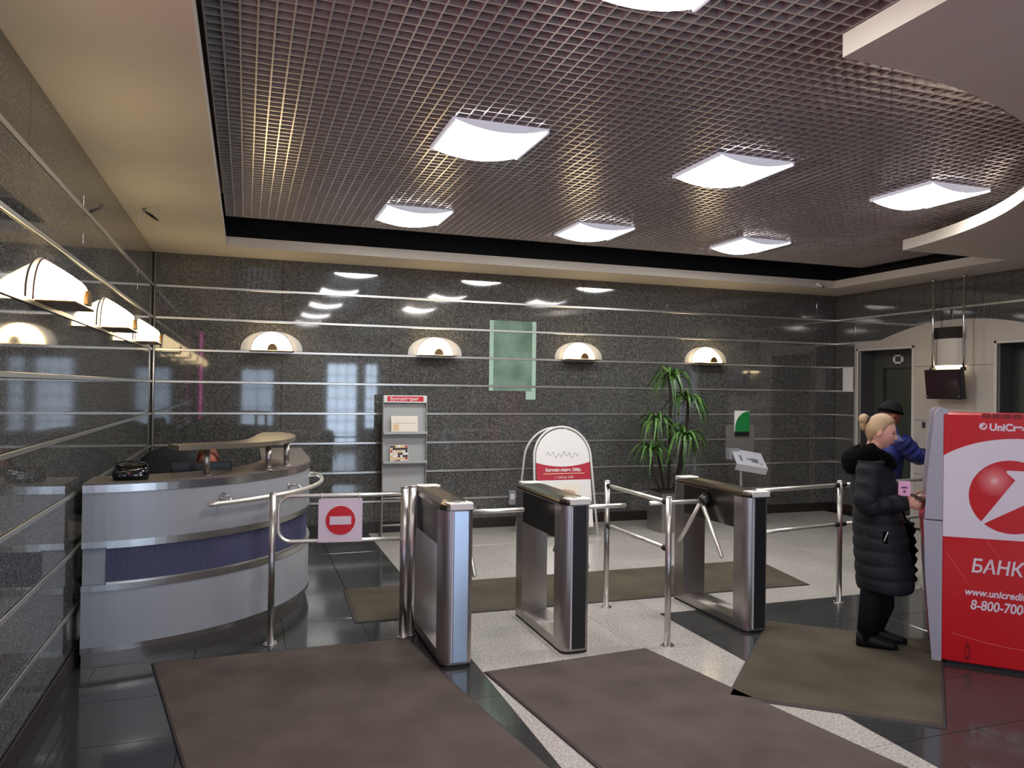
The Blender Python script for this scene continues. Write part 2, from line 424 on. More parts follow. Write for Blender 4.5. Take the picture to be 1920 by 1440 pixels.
# daylight openings in the wall behind the photographer (seen only as reflections)
def window(n, x0, x1, z0, z1, nx, nz, gl='day_glass'):
    fr = empty_struct('window_%d' % n)
    m = MB(); t = .05
    m.box(x0, x1, YF, YF+.05, z0, z0+t); m.box(x0, x1, YF, YF+.05, z1-t, z1); m.box(x0, x0+t, YF, YF+.05, z0, z1); m.box(x1-t, x1, YF, YF+.05, z0, z1)
    m.build('window_frame', 'window_bar', fr)
    for i in range(nx):
        for j in range(nz):
            a0 = x0+t+(x1-x0-2*t)*i/nx; a1 = x0+t+(x1-x0-2*t)*(i+1)/nx; b0 = z0+t+(z1-z0-2*t)*j/nz; b1 = z0+t+(z1-z0-2*t)*(j+1)/nz
            MB().box(a0+.012, a1-.012, YF+.01, YF+.02, b0+.012, b1-.012).build('pane', gl, fr)
            mm = MB(); mm.box(a0, a0+.012, YF+.01, YF+.03, b0, b1); mm.box(a1-.012, a1, YF+.01, YF+.03, b0, b1); mm.box(a0, a1, YF+.01, YF+.03, b0, b0+.012); mm.box(a0, a1, YF+.01, YF+.03, b1-.012, b1)
            mm.build('glazing_bar', 'window_bar', fr)
window(1, 2.05, 2.94, .1, 2.4, 3, 7)
window(2, 3.08, 3.50, .1, 2.4, 2, 7)
window(3, -.15, .75, .1, 2.2, 2, 4, 'frosted_glass')

# ------------------------------------------------------------------ CEILING
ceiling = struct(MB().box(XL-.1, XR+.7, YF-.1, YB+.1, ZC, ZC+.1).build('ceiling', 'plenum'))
def soffit_part(pts, name='soffit'):
    return MB().prism(pts, ZS, ZSU, 'z').build(name, 'plaster', ceiling)
SXL, SYB, SXR = -.21, 8.36, 7.545
soffit_part([(XL, YF), (SXL, YF), (SXL, SYB), (XL, SYB)])
soffit_part([(XL, SYB), (XR+.05, SYB), (XR+.05, YB+.02), (XL, YB+.02)])
soffit_part([(SXR, 5.87), (XR+.05, 5.87), (XR+.05, SYB), (SXR, SYB)])
CX, CY, CR = 2.38, 6.40, 3.80
a_end = math.asin((5.87-CY)/CR)
arc = [(CX+CR*cos(a), CY+CR*sin(a)) for a in [(-pi/2)+(a_end+pi/2)*k/56 for k in range(57)]]
soffit_part([(2.375, YF)] + arc + [(XR+.05, 5.87), (XR+.05, YF)], 'curved_soffit')
# dark upstands that close the gap between soffit and plenum
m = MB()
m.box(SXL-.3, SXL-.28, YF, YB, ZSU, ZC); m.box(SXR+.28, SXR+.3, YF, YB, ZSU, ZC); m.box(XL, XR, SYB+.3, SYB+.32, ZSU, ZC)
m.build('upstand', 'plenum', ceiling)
# grilyato ceiling: long slats and cross slats with slots left for the fittings
C = .0765; SL = .040; TW = .009
lamp_c = [(x+.30, y+.30) for y in (2.22, 4.49, 6.85) for x in (1.18, 3.07, 4.98)] + [(x+.30, y+.30) for y in (-.1, -2.3) for x in (1.18, 3.07)]
lamp_c = [p for p in lamp_c if not (p[0] > 5 and p[1] < 4)]
GX0, GX1, GY0, GY1 = -.20, 7.62, YF+.1, 7.93
long_me = MB().box(-TW/2, TW/2, 0, GY1-GY0, 0, SL).mesh('slat', 'slat_metal')
cross_me = MB().box(0, GX1-GX0, -TW/2, TW/2, 0, SL).mesh('slat', 'slat_metal')
nlong = int((GX1-GX0)/C)+1
ncross = int((GY1-GY0)/C)+1
for i in range(nlong): link('slat', long_me, ceiling, (GX0+i*C, GY0, ZG))
for j in range(ncross): link('slat', cross_me, ceiling, (GX0, GY1-j*C, ZG+.0005))
MB().box(GX0-.1, GX1, YF, GY1+.1, ZG+.24, ZG+.26).build('ceiling_slab', 'ceiling_paint', ceiling)

# ceiling fittings: square opal trays that sag across their width
def lamp_proto():
    t = thing('ceiling_lamp', 'x', 'lamp')
    W_, S_ = .30, .048
    arcp = [(-W_+2*W_*k/20, -S_*(1-((k-10)/10)**2)) for k in range(21)]
    m = MB(); vs = []
    for y in (-.298, .298): vs += [Vector((x, y, z-.004)) for x, z in arcp]
    m.add(vs, [(k, k+1, 21+k+1, 21+k) for k in range(20)], 0, True)
    m.build('diffuser', 'lamp_glass', t)
    for y in (-.304, .298): MB().prism([(x, z) for x, z in arcp] + [(W_, .012), (-W_, .012)], y, y+.006, 'y').build('end_cap', 'lamp_frame', t)
    for s_ in (-1, 1): MB().box(s_*.308-.008, s_*.308+.008, -.304, .304, -.014, .012).build('side_rail', 'lamp_frame', t)
    MB().box(-.30, .30, -.30, .30, .012, .05).build('housing', 'white_plastic', t)
    return t
lp = lamp_proto()
rows = {2.52: 'front row nearest the camera', 4.79: 'middle row', 7.15: 'back row nearest the stone wall', .2: 'row above the photographer', -2.0: 'row by the entrance'}
cols = {1.48: 'left', 3.37: 'centre', 5.28: 'right'}
first = True
for (x, y) in lamp_c:
    o = lp if first else copy_tree(lp); first = False
    o.location = (x, y, ZG-.012)
    rk = min(rows, key=lambda k: abs(k-y)); ck = min(cols, key=lambda k: abs(k-x))
    o['label'] = 'square white opal ceiling lamp, %s one of the %s' % (cols[ck], rows[rk]); o['group'] = 'square ceiling lamps in the slatted ceiling'

# ------------------------------------------------------------------ SCONCES
def sconce_proto():
    t = thing('wall_sconce', 'x', 'lamp')
    def half(w_, h_, d, n=24): return [Vector((d, w_*cos(pi*k/n), h_*sin(pi*k/n))) for k in range(n+1)]
    m = MB(); secs = [(.224, .218, .0045), (.220, .212, .02), (.200, .182, .07), (.172, .146, .125), (.148, .114, .168), (.136, .100, .180), (.12, .085, .185)]
    R = [half(*s) for s in secs]; n = 25
    vs = [p for r in R for p in r]; fs = []
    for i in range(len(R)-1):
        for k in range(n-1): fs.append((i*n+k, i*n+k+1, (i+1)*n+k+1, (i+1)*n+k))
    m.add(vs, fs, 0, True); o_ = (len(R)-1)*n; m.add(vs[o_:], [tuple(range(n))])
    bot = [r[0] for r in R] + [r[-1] for r in R][::-1]; m.add(bot, [tuple(range(len(bot)))])
    m.build('shade', 'sconce_glass', t)
    pl = [(.335*cos(pi*k/28), .225*sin(pi*k/28)**.85) for k in range(29)]
    MB().prism(pl, 0, .004, 'x').build('backplate', 'sconce_plate', t)
    rim = MB(); rim.tube([(.006, .226*cos(pi*k/28), .221*sin(pi*k/28)) for k in range(29)], .0035, 6); rim.build('rim', 'purple_rim', t)
    m = MB(); m.box(.012, .186, -.235, .235, -.012, -.001); m.build('base_tray', 'sconce_knob', t, bevel=.004)
    k = MB(); k.prism([(.055*cos(pi*q/12), .075*sin(pi*q/12)) for q in range(13)], .185, .205, 'x'); k.build('clip', 'sconce_knob', t, bevel=.004)
    return t
sp = sconce_proto(); names = ['leftmost', 'second from left', 'third from left', 'rightmost']
fst = True
for i, x in enumerate((.275, 2.165, 4.065, 5.98)):
    o = sp if fst else copy_tree(sp); fst = False
    o.location = (x, YB-.001, 2.114); o.rotation_euler = (0, 0, -pi/2)
    o['label'] = ['round-topped lit sconce on the back stone wall above the reception desk', 'round-topped lit sconce on the back wall above the brochure rack', 'round-topped lit sconce on the back wall right of the green glass plate', 'round-topped lit sconce on the back wall above the tall palm'][i]
    o['group'] = 'sconces on the stone walls'
for i, y in enumerate((.80, 2.58, 4.36, 6.12, 7.88)):
    o = copy_tree(sp); o.location = (XL+.001, y, 2.114); o.rotation_euler = (0, 0, 0)
    o['label'] = ['lit sconce on the left wall behind the photographer', 'lit sconce on the left wall beside the photographer', 'largest lit sconce on the left wall, nearest in the picture', 'middle lit sconce of the three in view on the left wall', 'lit sconce on the left wall nearest the corner'][i]
    o['group'] = 'sconces on the stone walls'

# green glass plate on the back wall
t = thing('glass_panel', 'tall pale green glass plate fixed flat on the back stone wall', 'panel', (3.165, YB, 1.65))
z0, z1 = 1.695, 2.575
cuts = sorted([z for z in SZ if z0 < z < z1]); lo = z0; segs = []
for c_ in cuts: segs.append((lo, c_-SH-.001)); lo = c_+SH+.001
segs.append((lo, z1))
for a, b in segs:
    MB().box(-.255, .255, -.0045, -.0005, a-1.65, b-1.65).build('pane', 'green_glass', t)
    MB().box(-.31, -.256, -.005, -.0005, a-1.65, b-1.65).build('pane_edge', 'green_glass_edge', t); MB().box(.256, .31, -.005, -.0005, a-1.65, b-1.65).build('pane_edge', 'green_glass_edge', t)
MB().box(.18, .31, -.005, -.0005, 1.59-1.65, z0-1.651).build('pane_edge', 'green_glass_edge', t)

# ------------------------------------------------------------------ LIFTS and their pale portal (right wall)
portal = MB()
L1, L2 = (7.65, 8.57), (5.48, 6.46); ZO = 2.32
def pseg(y0, y1, zb):
    ys_ = [y0+(y1-y0)*k/16 for k in range(17)]
    portal.prism([(y, arch(y)) for y in ys_][::-1] + [(y0, zb), (y1, zb)], XR-.012, XR+.03, 'x')
pseg(L1[1], PY0, 0); pseg(L1[0], L1[1], ZO); pseg(L2[1], L1[0], 0); pseg(L2[0], L2[1], ZO); pseg(PY1, L2[0], 0)
struct(portal.build('trim_2', 'lift_panel'))
for n, (a, b) in enumerate((L1, L2)):
    fr = MB(); t_ = .035
    fr.box(XR-.03, XR+.0, a-t_, a, 0, ZO+t_); fr.box(XR-.03, XR+.0, b, b+t_, 0, ZO+t_); fr.box(XR-.03, XR+.0, a-t_, b+t_, ZO, ZO+t_)
    struct(fr.build('trim_%d' % (3+n), 'lift_panel_edge', bevel=.004, seg=1))
    d = empty_struct('door_%d' % (1+n))
    MB().box(XR+.03, XR+.30, b, b+.03, 0, ZO).build('jamb', 'lift_jamb', d); MB().box(XR+.03, XR+.30, a-.03, a, 0, ZO).build('jamb', 'lift_jamb', d)
    MB().box(XR+.03, XR+.30, a, b, ZO, ZO+.03).build('jamb_head', 'lift_jamb', d)
    m = MB(); m.box(XR+.26, XR+.30, a, b, 2.08, ZO); m.box(XR+.26, XR+.30, b-.16, b, 0, 2.08); m.build('frame', 'lift_dark', d)
    MB().box(XR+.30, XR+.33, a, (a+b)/2-.05, 0, 2.08).build('leaf', 'lift_door', d); MB().box(XR+.315, XR+.345, (a+b)/2-.05, b, 0, 2.08).build('leaf', 'lift_door', d)
for y0, y1, z in ((L2[1]+.04, L1[0]-.04, 2.08), (L2[1]+.04, L1[0]-.04, 1.39), (L2[1]+.04, L1[0]-.04, .7)):
    struct(MB().box(XR-.0135, XR-.0125, y0, y1, z-.004, z+.004).build('trim_5', 'atm_grey'))
ind = thing('lift_indicator', 'small white-framed floor indicator above the left lift door', 'display', (XR+.2595, 8.13, 2.2))
m = MB(); m.box(-.02, 0, -.085, -.05, -.062, .062); m.box(-.02, 0, .05, .085, -.062, .062); m.box(-.02, 0, -.085, .085, .035, .062); m.box(-.02, 0, -.085, .085, -.062, -.035)
m.build('frame', 'white_plastic', ind, bevel=.003); MB().box(-.010, 0, -.05, .05, -.035, .035).build('screen', 'lift_dark', ind)
MB().box(-.003, 0, -.10, .10, -.175, .175).build('x', 'paper')
nt_ = bpy.data.objects[-1] if False else None
for o in list(bpy.data.objects):
    if o.name == 'x': o.name = 'notice_paper'; o.location = (XR-.0125, 8.77, 1.92); tag(o, 'white paper notice on the stone wall left of the lifts', 'notice')

# half-round wall light between the lifts
wl = thing('column_light', 'tall half-round cream wall light with dark band behind the hanging screen', 'lamp', (XR-.0125, 7.09, 2.05))
def halfcyl(m, r, z0, z1, dep=.10):
    m.prism([(-dep*sin(pi*k/16), r*cos(pi*k/16)) for k in range(17)], z0, z1, 'z', smooth=False)
m = MB(); halfcyl(m, .205, .03, .36); m.build('shade', 'mint', wl)
m = MB(); halfcyl(m, .212, .36, .50, .106); m.build('top_band', 'trunk', wl)
m = MB(); halfcyl(m, .195, 0, .03, .095); m.build('lit_edge', 'sconce_glass', wl)

# screen hanging on two chrome tubes
tv = thing('hanging_screen', 'dark flat screen hung on two chrome tubes between the lifts', 'television', (8.02, 7.0, 1.67))
M_ = Matrix.Rotation(radians(-7), 4, 'Y')
MB().box(-.03, .045, -.25, .25, 0, .36, M=M_).build('casing', 'screen_bezel', tv, bevel=.006)
MB().box(-.032, -.0305, -.235, .235, .015, .345, M=M_).build('display', 'screen_dark', tv)
for s_ in (-1, 1):
    m = MB(); m.tube([(.03, s_*.215-.0, .36), (.03, s_*.215, ZS-1.67)], .014, 14); m.build('hanger_tube', 'chrome', tv)
    m = MB(); m.tube([(.03, s_*.215, ZS-1.695), (.03, s_*.215, ZS-1.67)], .03, 16); m.build('flange', 'chrome', tv)
    m = MB(); m.box(.0, .05, s_*.215-.02, s_*.215+.02, .34, .385); m.build('clamp', 'black_plastic', tv)
m = MB(); m.ball((-.035, -.215, .03), .008); m.ball((-.035, .225, .03), .008); m.build('screw', 'chrome', tv)

# ------------------------------------------------------------------ small ceiling and wall things
cc = thing('security_camera', 'small white security camera under the soffit edge at the far corner', 'camera', (7.25, SYB-.02, ZS+.03))
m = MB(); m.tube([(0, .018, .0), (0, -.02, -.005)], .02, 14); m.build('mount', 'white_plastic', cc)
m = MB(); m.tube([(-.03, -.03, 0), (.06, -.03, -.02)], .022, 14); m.build('body', 'white_plastic', cc); m = MB(); m.tube([(.061, -.03, -.0205), (.075, -.03, -.023)], .018, 14); m.build('lens', 'black_gloss', cc)
cb = thing('loose_cable', 'thin loose cable with black plug dangling from the left soffit', 'cable', (-.80, 6.85, ZS))
m = MB(); m.tube([(0, 0, 0), (.01, 0, -.03), (-.01, .03, -.07), (-.04, .02, -.09), (-.03, -.03, -.05), (0, 0, -.012)], .003, 6); m.build('wire', 'white_plastic', cb)
m = MB(); m.tube([(.0, 0, -.02), (.06, -.03, -.06), (.11, -.05, -.10)], [.006, .012, .007], 8); m.build('plug', 'black_plastic', cb)
m = MB(); m.tube([(0, 0, -.03), (0, 0, 0)], .014, 12); m.build('gland', 'grey_plastic', cb)
sk = thing('wall_socket', 'small grey electrical box low on the back wall left of poster stand', 'socket', (3.17, YB-.001, .36))
MB().box(-.045, .045, -.05, 0, -.09, .09).build('box', 'grey_plastic', sk, bevel=.008); MB().box(-.03, .03, -.054, -.05, -.02, .05).build('cover', 'white_plastic', sk, bevel=.002)

# magenta lightbox on the left wall by the entrance, out of the picture; it tints soffit and steel
lb = thing('lightbox_sign', 'narrow upright magenta lightbox on the left wall beside the photographer', 'sign', (XL+.012, 1.75, .5))
MB().box(0, .10, -.14, .14, 0, 2.3).build('casing', 'black_plastic', lb); MB().box(.101, .106, -.12, .12, .03, 2.27).build('lit_face', 'magenta_sign', lb)

# ------------------------------------------------------------------ MATS (floor carpets)
def carpet(pts, m, label, z=.012, edge=True, group=None):
    t = thing('floor_mat', label, 'mat', (pts[0][0], pts[0][1], 0), group=group)
    o = pts[0]; q = [(p[0]-o[0], p[1]-o[1]) for p in pts]
    cx = sum(p[0] for p in q)/len(q); cy = sum(p[1] for p in q)/len(q)
    def inset(d):
        r = []
        for p in q:
            v = Vector((p[0]-cx, p[1]-cy)); l = v.length; r.append((cx+v.x*(l-d)/l, cy+v.y*(l-d)/l))
        return r
    MB().prism(inset(.03), .0015, z, 'z').build('pile', m, t)
    mb = MB(); R = [[Vector((*p, zz)) for p in inset(d)] for d, zz in ((0, .001), (.012, z*.8), (.029, z*.85), (.029, .001))]
    mb.rings(R, smooth=False, cap=False); mb.build('border', 'carpet_edge', t)
    return t
carpet([(-.524, 5.16), (1.07, 5.17), (1.17, 4.36), (1.47, 2.2), (.05, 2.2)], 'carpet', 'large brown entrance mat in front of the reception desk')
carpet([(1.385, 4.42), (2.54, 4.51), (2.95, 2.45), (1.62, 2.35)], 'carpet', 'brown entrance mat in front of the middle turnstile')
carpet([(2.58, 3.657), (3.43, 2.966), (4.6, 4.02), (3.72, 4.78)], 'carpet_olive', 'brown diagonal mat under the woman by the red machine')
carpet([(.80, 6.57), (.77, 5.62), (4.80, 5.57), (4.98, 6.55)], 'carpet_olive', 'long olive runner mat behind the turnstiles', z=.009)

# ------------------------------------------------------------------ RECEPTION DESK
DC = (-.95, 6.62); DR = 1.465
def dpath(r, y_end=7.72, a0=-88.5, n=34):
    """outline of the desk at radius r: quarter circle from the left wall, then straight back"""
    pts = [(DC[0]+r*cos(radians(a)), DC[1]+r*sin(radians(a))) for a in [a0+(0-a0)*k/n for k in range(n+1)]]
    pts += [(DC[0]+r, DC[1]+(y_end-DC[1])*k/4) for k in range(1, 5)]
    return [(max(x, XL+.045), y) for x, y in pts]
def band(m, r0, r1, z0, z1, i0=0, i1=None, mi=0, **k):
    a = dpath(r0, **k)[i0:i1]; b = dpath(r1, **k)[i0:i1]; n = len(a)
    vs = [Vector((*p, z0)) for p in a] + [Vector((*p, z0)) for p in b] + [Vector((*p, z1)) for p in a] + [Vector((*p, z1)) for p in b]
    fs = []
    for i in range(n-1):
        fs += [(i, i+1, 2*n+i+1, 2*n+i)]; m.add(vs, [(n+i, 3*n+i, 3*n+i+1, n+i+1)], mi, True); m.add(vs, [(i, 2*n+i, 2*n+i+1, i+1)], mi, True)
        m.add(vs, [(i, i+1, n+i+1, n+i), (2*n+i, 3*n+i, 3*n+i+1, 2*n+i+1)], mi)
    m.add(vs, [(0, n, 3*n, 2*n), (n-1, 3*n-1, 4*n-1, 2*n-1)], mi); return m
desk = thing('reception_desk', 'curved grey reception desk with dark blue band and steel trims against left wall', 'desk', (0, 0, 0))
band(MB(), DR-.06, DR-.035, .0, .10).build('plinth', 'brushed_steel', desk)
band(MB(), DR-.10, DR, .134, .467).build('lower_panel', 'desk_grey', desk)
band(MB(), DR-.10, DR, .768, 1.062).build('upper_panel', 'desk_grey', desk)
band(MB(), DR-.10, DR-.035, .505, .730).build('band_recess', 'desk_grey', desk)
band(MB(), DR-.034, DR-.022, .515, .720, i0=2).build('blue_panel', 'desk_blue', desk)
for z0, z1 in ((.505, .515), (.718, .728)): band(MB(), DR-.034, DR-.018, z0, z1, i0=2).build('panel_frame', 'desk_trim', desk)
for z0, z1 in ((.100, .134), (.467, .505), (.730, .768), (1.062, 1.108)): band(MB(), DR-.11, DR+.006, z0, z1).build('trim', 'desk_trim', desk)
band(MB(), DR-.38, DR+.002, 1.1085, 1.120).build('counter', 'desk_top', desk)
# blue ribs
rb = dpath(DR-.0215, n=34)
m = MB()
for i in range(2, 34):
    for f in (0, .2, .4, .6, .8):
        x = rb[i][0]*(1-f)+rb[i+1][0]*f; y = rb[i][1]*(1-f)+rb[i+1][1]*f
        m.tube([(x, y, .516), (x, y, .717)], .0022, 4, cap=False)
o = m.build('panel_ribs', 'desk_blue', desk, recalc=False); o['kind'] = 'stuff'
band(MB(), DR-1.0, DR-.30, .70, .73, y_end=7.4).build('worktop', 'desk_top', desk)
# raised transaction shelf on three posts
sh = [(-.43, 5.32), (-.30, 5.38), (-.12, 5.47), (.02, 5.57), (.12, 5.72), (.19, 5.93), (.225, 6.18), (.235, 6.44), (.215, 6.68)]
wd = [.10, .105, .11, .12, .135, .15, .15, .13, .07]
def smooth2(p, n=6):
    out = []
    for i in range(len(p)-1):
        a = p[max(0, i-1)]; b = p[i]; c = p[i+1]; d = p[min(len(p)-1, i+2)]
        for k in range(n):
            t = k/n; out.append(tuple(.5*((2*b[j])+(-a[j]+c[j])*t+(2*a[j]-5*b[j]+4*c[j]-d[j])*t*t+(-a[j]+3*b[j]-3*c[j]+d[j])*t**3) for j in range(len(b))))
    out.append(p[-1]); return out
q = smooth2([(a[0], a[1], w_) for a, w_ in zip(sh, wd)])
Lf, Rt = [], []
for i, p in enumerate(q):
    a = q[max(0, i-1)]; b = q[min(len(q)-1, i+1)]; d = Vector((b[0]-a[0], b[1]-a[1])).normalized(); nn = Vector((-d.y, d.x))
    Lf.append((p[0]+nn.x*p[2], p[1]+nn.y*p[2])); Rt.append((p[0]-nn.x*p[2], p[1]-nn.y*p[2]))
shelf = thing('x', 'x', 'x'); bpy.data.objects.remove(shelf)
MB().prism(Rt + Lf[::-1], 1.304, 1.334, 'z').build('shelf', 'shelf_warm', desk, bevel=.003)
for x, y in ((-.236, 5.443), (.162, 5.69), (.300, 5.985)):
    m = MB(); m.tube([(x, y, 1.12), (x, y, 1.304)], .021, 18); m.tube([(x, y, 1.12), (x, y, 1.127)], .035, 18); m.build('post', 'brushed_steel', desk)
# hand rail round the desk
rail = []
for a in [-62+(8+62)*k/26 for k in range(27)]: rail.append((DC[0]+(DR+.10)*cos(radians(a)), DC[1]+(DR+.10)*sin(radians(a)), .955))
x, y, z = rail[-1]; rail += [(x-.01, y+.04, z), (x-.04, y+.065, z), (x-.085, y+.07, z)]
m = MB(); m.tube(rail, .0165, 14); hr = m.build('hand_rail', 'chrome_warm', desk)
for a in (-56, -30, -8):
    c_, s_ = cos(radians(a)), sin(radians(a))
    m = MB(); m.tube([(DC[0]+DR*c_, DC[1]+DR*s_, .985), (DC[0]+(DR+.06)*c_, DC[1]+(DR+.06)*s_, .99), (DC[0]+(DR+.10)*c_, DC[1]+(DR+.10)*s_, .965)], .007, 8)
    m.tube([(DC[0]+DR*c_, DC[1]+DR*s_, .985), (DC[0]+(DR+.006)*c_, DC[1]+(DR+.006)*s_, .985)], .025, 16); m.build('bracket', 'chrome', hr)

# things on and behind the desk
mo = thing('monitor', 'back of a wide black monitor behind the reception counter', 'monitor', (-.285, 5.80, .73), rz=.12)
MB().box(-.20, .20, -.02, .02, .12, .445).build('casing', 'black_plastic', mo, bevel=.006); MB().box(-.03, .03, .015, .05, .01, .3).build('stand', 'black_plastic', mo); MB().box(-.11, .11, -.05, .12, 0, .012).build('foot', 'black_plastic', mo, bevel=.003)
MB().box(-.185, .185, .0205, .022, .135, .43).build('screen', 'screen_dark', mo)
bg = thing('handbag', 'black glossy handbag on the left end of the reception counter', 'bag', (-.67, 5.31, 1.12), rz=.05)
m = MB(); m.loft([((0, 0, 0), (.10, 0, 0), (0, .05, 0)), ((0, 0, .03), (.108, 0, 0), (0, .056, 0)), ((0, 0, .07), (.10, 0, 0), (0, .045, 0)), ((.0, 0, .095), (.092, 0, 0), (0, .018, 0))], 24, pw=3); m.build('body', 'black_gloss', bg)
m = MB(); m.tube([(-.08, -.02, .085), (-.075, -.025, .105), (-.03, -.03, .118), (.04, -.03, .116), (.085, -.02, .10), (.09, -.01, .085)], .005, 8); m.build('handle', 'black_gloss', bg)
m = MB(); m.tube([(-.085, -.052, .05), (.0, -.056, .062), (.07, -.050, .072)], .003, 6); m.build('zip', 'chrome', bg)

def office_chair(loc, rz, label):
    t = thing('office_chair', label, 'chair', loc, rz)
    m = MB(); m.loft([((0, .0, .44), (.22, 0, 0), (0, .21, 0)), ((0, 0, .46), (.25, 0, 0), (0, .24, 0)), ((0, 0, .52), (.25, 0, 0), (0, .24, 0)), ((0, 0, .54), (.21, 0, 0), (0, .20, 0))], 28, pw=3.2); m.build('seat', 'uniform', t)
    m = MB(); m.loft([((0, .23, .60), (.16, 0, 0), (0, .03, 0)), ((0, .25, .66), (.24, 0, 0), (0, .045, 0)), ((0, .27, .85), (.275, 0, 0), (0, .05, 0)), ((0, .29, 1.05), (.25, 0, 0), (0, .045, 0)), ((0, .30, 1.12), (.18, 0, 0), (0, .035, 0)), ((0, .30, 1.15), (.08, 0, 0), (0, .02, 0))], 28, pw=2.6); m.build('backrest', 'uniform', t)
    m = MB(); m.tube([(0, .20, .47), (0, .29, .50), (0, .30, .70)], .02, 10); m.build('back_bar', 'black_plastic', t)
    m = MB(); m.tube([(0, 0, .10), (0, 0, .44)], .025, 14); m.build('gas_lift', 'chrome', t)
    for k in range(5):
        a = 2*pi*k/5; m = MB(); m.tube([(0, 0, .10), (.28*cos(a), .28*sin(a), .075)], [.025, .015], 8); m.build('leg', 'black_plastic', t)
        m = MB(); m.tube([(.28*cos(a)-.02*sin(a), .28*sin(a)+.02*cos(a), .03), (.28*cos(a)+.02*sin(a), .28*sin(a)-.02*cos(a), .03)], .03, 14); m.build('castor', 'black_plastic', t)
    return t
office_chair((-.60, 7.15, 0), radians(4), 'empty black office chair behind the reception counter beside the left wall')

# ------------------------------------------------------------------ POSTS, GATE, RAILS
def post(x, y, h, label, r=.021, cap_ball=False, name='steel_post', group='steel posts of the barrier line'):
    t = thing(name, label, 'post', (x, y, 0), group=group)
    m = MB(); m.tube([(0, 0, .006), (0, 0, h)], r, 24); m.build('tube', 'brushed_steel', t)
    m = MB(); m.tube([(0, 0, h), (0, 0, h+.004), (0, 0, h+.008)], [r+.001, r+.001, r*.6], 24); m.build('cap', 'chrome', t)
    m = MB(); m.tube([(0, 0, 0), (0, 0, .006)], r+.026, 28)
    for k in range(3): a = 2*pi*k/3+.5; m.ball(((r+.015)*cos(a), (r+.015)*sin(a), .009), .007, n=8, m=5)
    m.build('base_flange', 'chrome', t)
    return t
post(.182, 5.327, 1.0, 'lone steel post in front of the curved reception desk')
gp = thing('swing_gate', 'swing gate of white bent tube hung on a pair of steel posts', 'gate', (1.048, 5.215, 0), rz=radians(-6.5))
for dx, dy in ((0, 0), (.058, .045)):
    m = MB(); m.tube([(dx, dy, .006), (dx, dy, 1.03)], .027, 24); m.build('post', 'brushed_steel', gp)
    m = MB(); m.tube([(dx, dy, 0), (dx, dy, .008)], .036, 28); m.build('base_flange', 'chrome', gp)
    m = MB(); m.tube([(dx, dy, 1.03), (dx, dy, 1.038)], .028, 24); m.build('cap', 'chrome', gp)
zt, zb, xl, cr = .985, .68, -.835, .085
g = [(-.024, 0, zt), (-.3, 0, zt), (xl+cr+.03, 0, zt)]
for k in range(9): a = pi/2+pi/2*k/8; g.append((xl+cr+.03*(1-k/8)*0+cr*cos(a), 0, zt-cr+cr*sin(a)))
for k in range(9): a = pi+pi/2*k/8; g.append((xl+cr+cr*cos(a), 0, zb+cr+cr*sin(a)))
g += [(-.3, 0, zb), (-.024, 0, zb)]
m = MB(); m.tube(g, .013, 14); m.build('gate_frame', 'chrome_warm', gp)
# no-entry sign hung on the gate
ns = thing('no_entry_sign', 'white square sign with red no-entry disc hung on the swing gate', 'sign', (1.048, 5.215, 0), rz=radians(-6.5))
x0, x1, z0, z1 = -.575, -.285, .672, .968
MB().prism([(x0, z0), (x1, z0), (x1, z1-.01), (x1-.01, z1), (x0+.01, z1), (x0, z1-.01)], -.018, -.015, 'y').build('board', 'sign_white', ns)
cx_, cz_ = (x0+x1)/2, (z0+z1)/2-.002
def disc(r, d0, d1, n=48, bar=None):
    return MB().prism([(cx_+r*cos(2*pi*k/n), cz_+r*sin(2*pi*k/n)) for k in range(n)], d0, d1, 'y')
disc(.102, -.0192, -.0181).build('ring', 'paper', ns); disc(.098, -.0204, -.0193).build('red_disc', 'sign_red', ns)
MB().box(cx_-.071, cx_+.071, -.0215, -.0205, cz_-.028, cz_+.028).build('white_bar', 'sign_white', ns)
for x in (x0+.02, x1-.02):
    m = MB(); m.tube([(x, -.017, z1-.012), (x, -.02, z1+.012), (x, -.006, z1+.034), (x, .014, z1+.028), (x, .016, z1+.01)], .003, 6); m.build('hook', 'white_plastic', ns)

post(2.727, 5.475, 1.0, 'steel post behind the middle turnstile, far end of the short double rail')
post(2.72, 4.529, 1.0, 'steel post between middle and right turnstiles, near end of short rail')
post(4.631, 5.036, 1.0, 'steel post of the double rail left of the woman')
def rail_bar(a, b, z, label, r=.015, group='barrier rails between posts'):
    a, b = Vector((*a, z)), Vector((*b, z)); d = (b-a).normalized()
    t = thing('barrier_rail', label, 'rail', a, group=group)
    m = MB(); m.tube([d*.055, (b-a)-d*.055], r, 14); m.build('bar', 'chrome_warm', t)
    for p, s_ in ((Vector((0, 0, 0)), 1), (b-a, -1)):
        m = MB(); m.tube([p+d*s_*.0225, p+d*s_*.06], r+.006, 14); m.build('collar', 'black_rubber', t)
    return t
rail_bar((2.727, 5.475), (2.72, 4.529), .965, 'upper rail of the short pair running from wall side towards camera')
rail_bar((2.727, 5.475), (2.72, 4.529), .65, 'lower rail of the short pair running from wall side towards camera')
post(5.72, 5.175, 1.0, 'steel post behind the woman and the red machine')
rail_bar((3.575, 4.86), (4.631, 5.036), .968, 'upper rail from the right turnstile to the post beside the woman')
rail_bar((3.575, 4.86), (4.631, 5.036), .645, 'lower rail from the right turnstile to the post beside the woman')
rail_bar((4.631, 5.036), (5.72, 5.175), .968, 'upper rail passing behind the woman')
rail_bar((4.631, 5.036), (5.72, 5.175), .645, 'lower rail passing behind the woman')

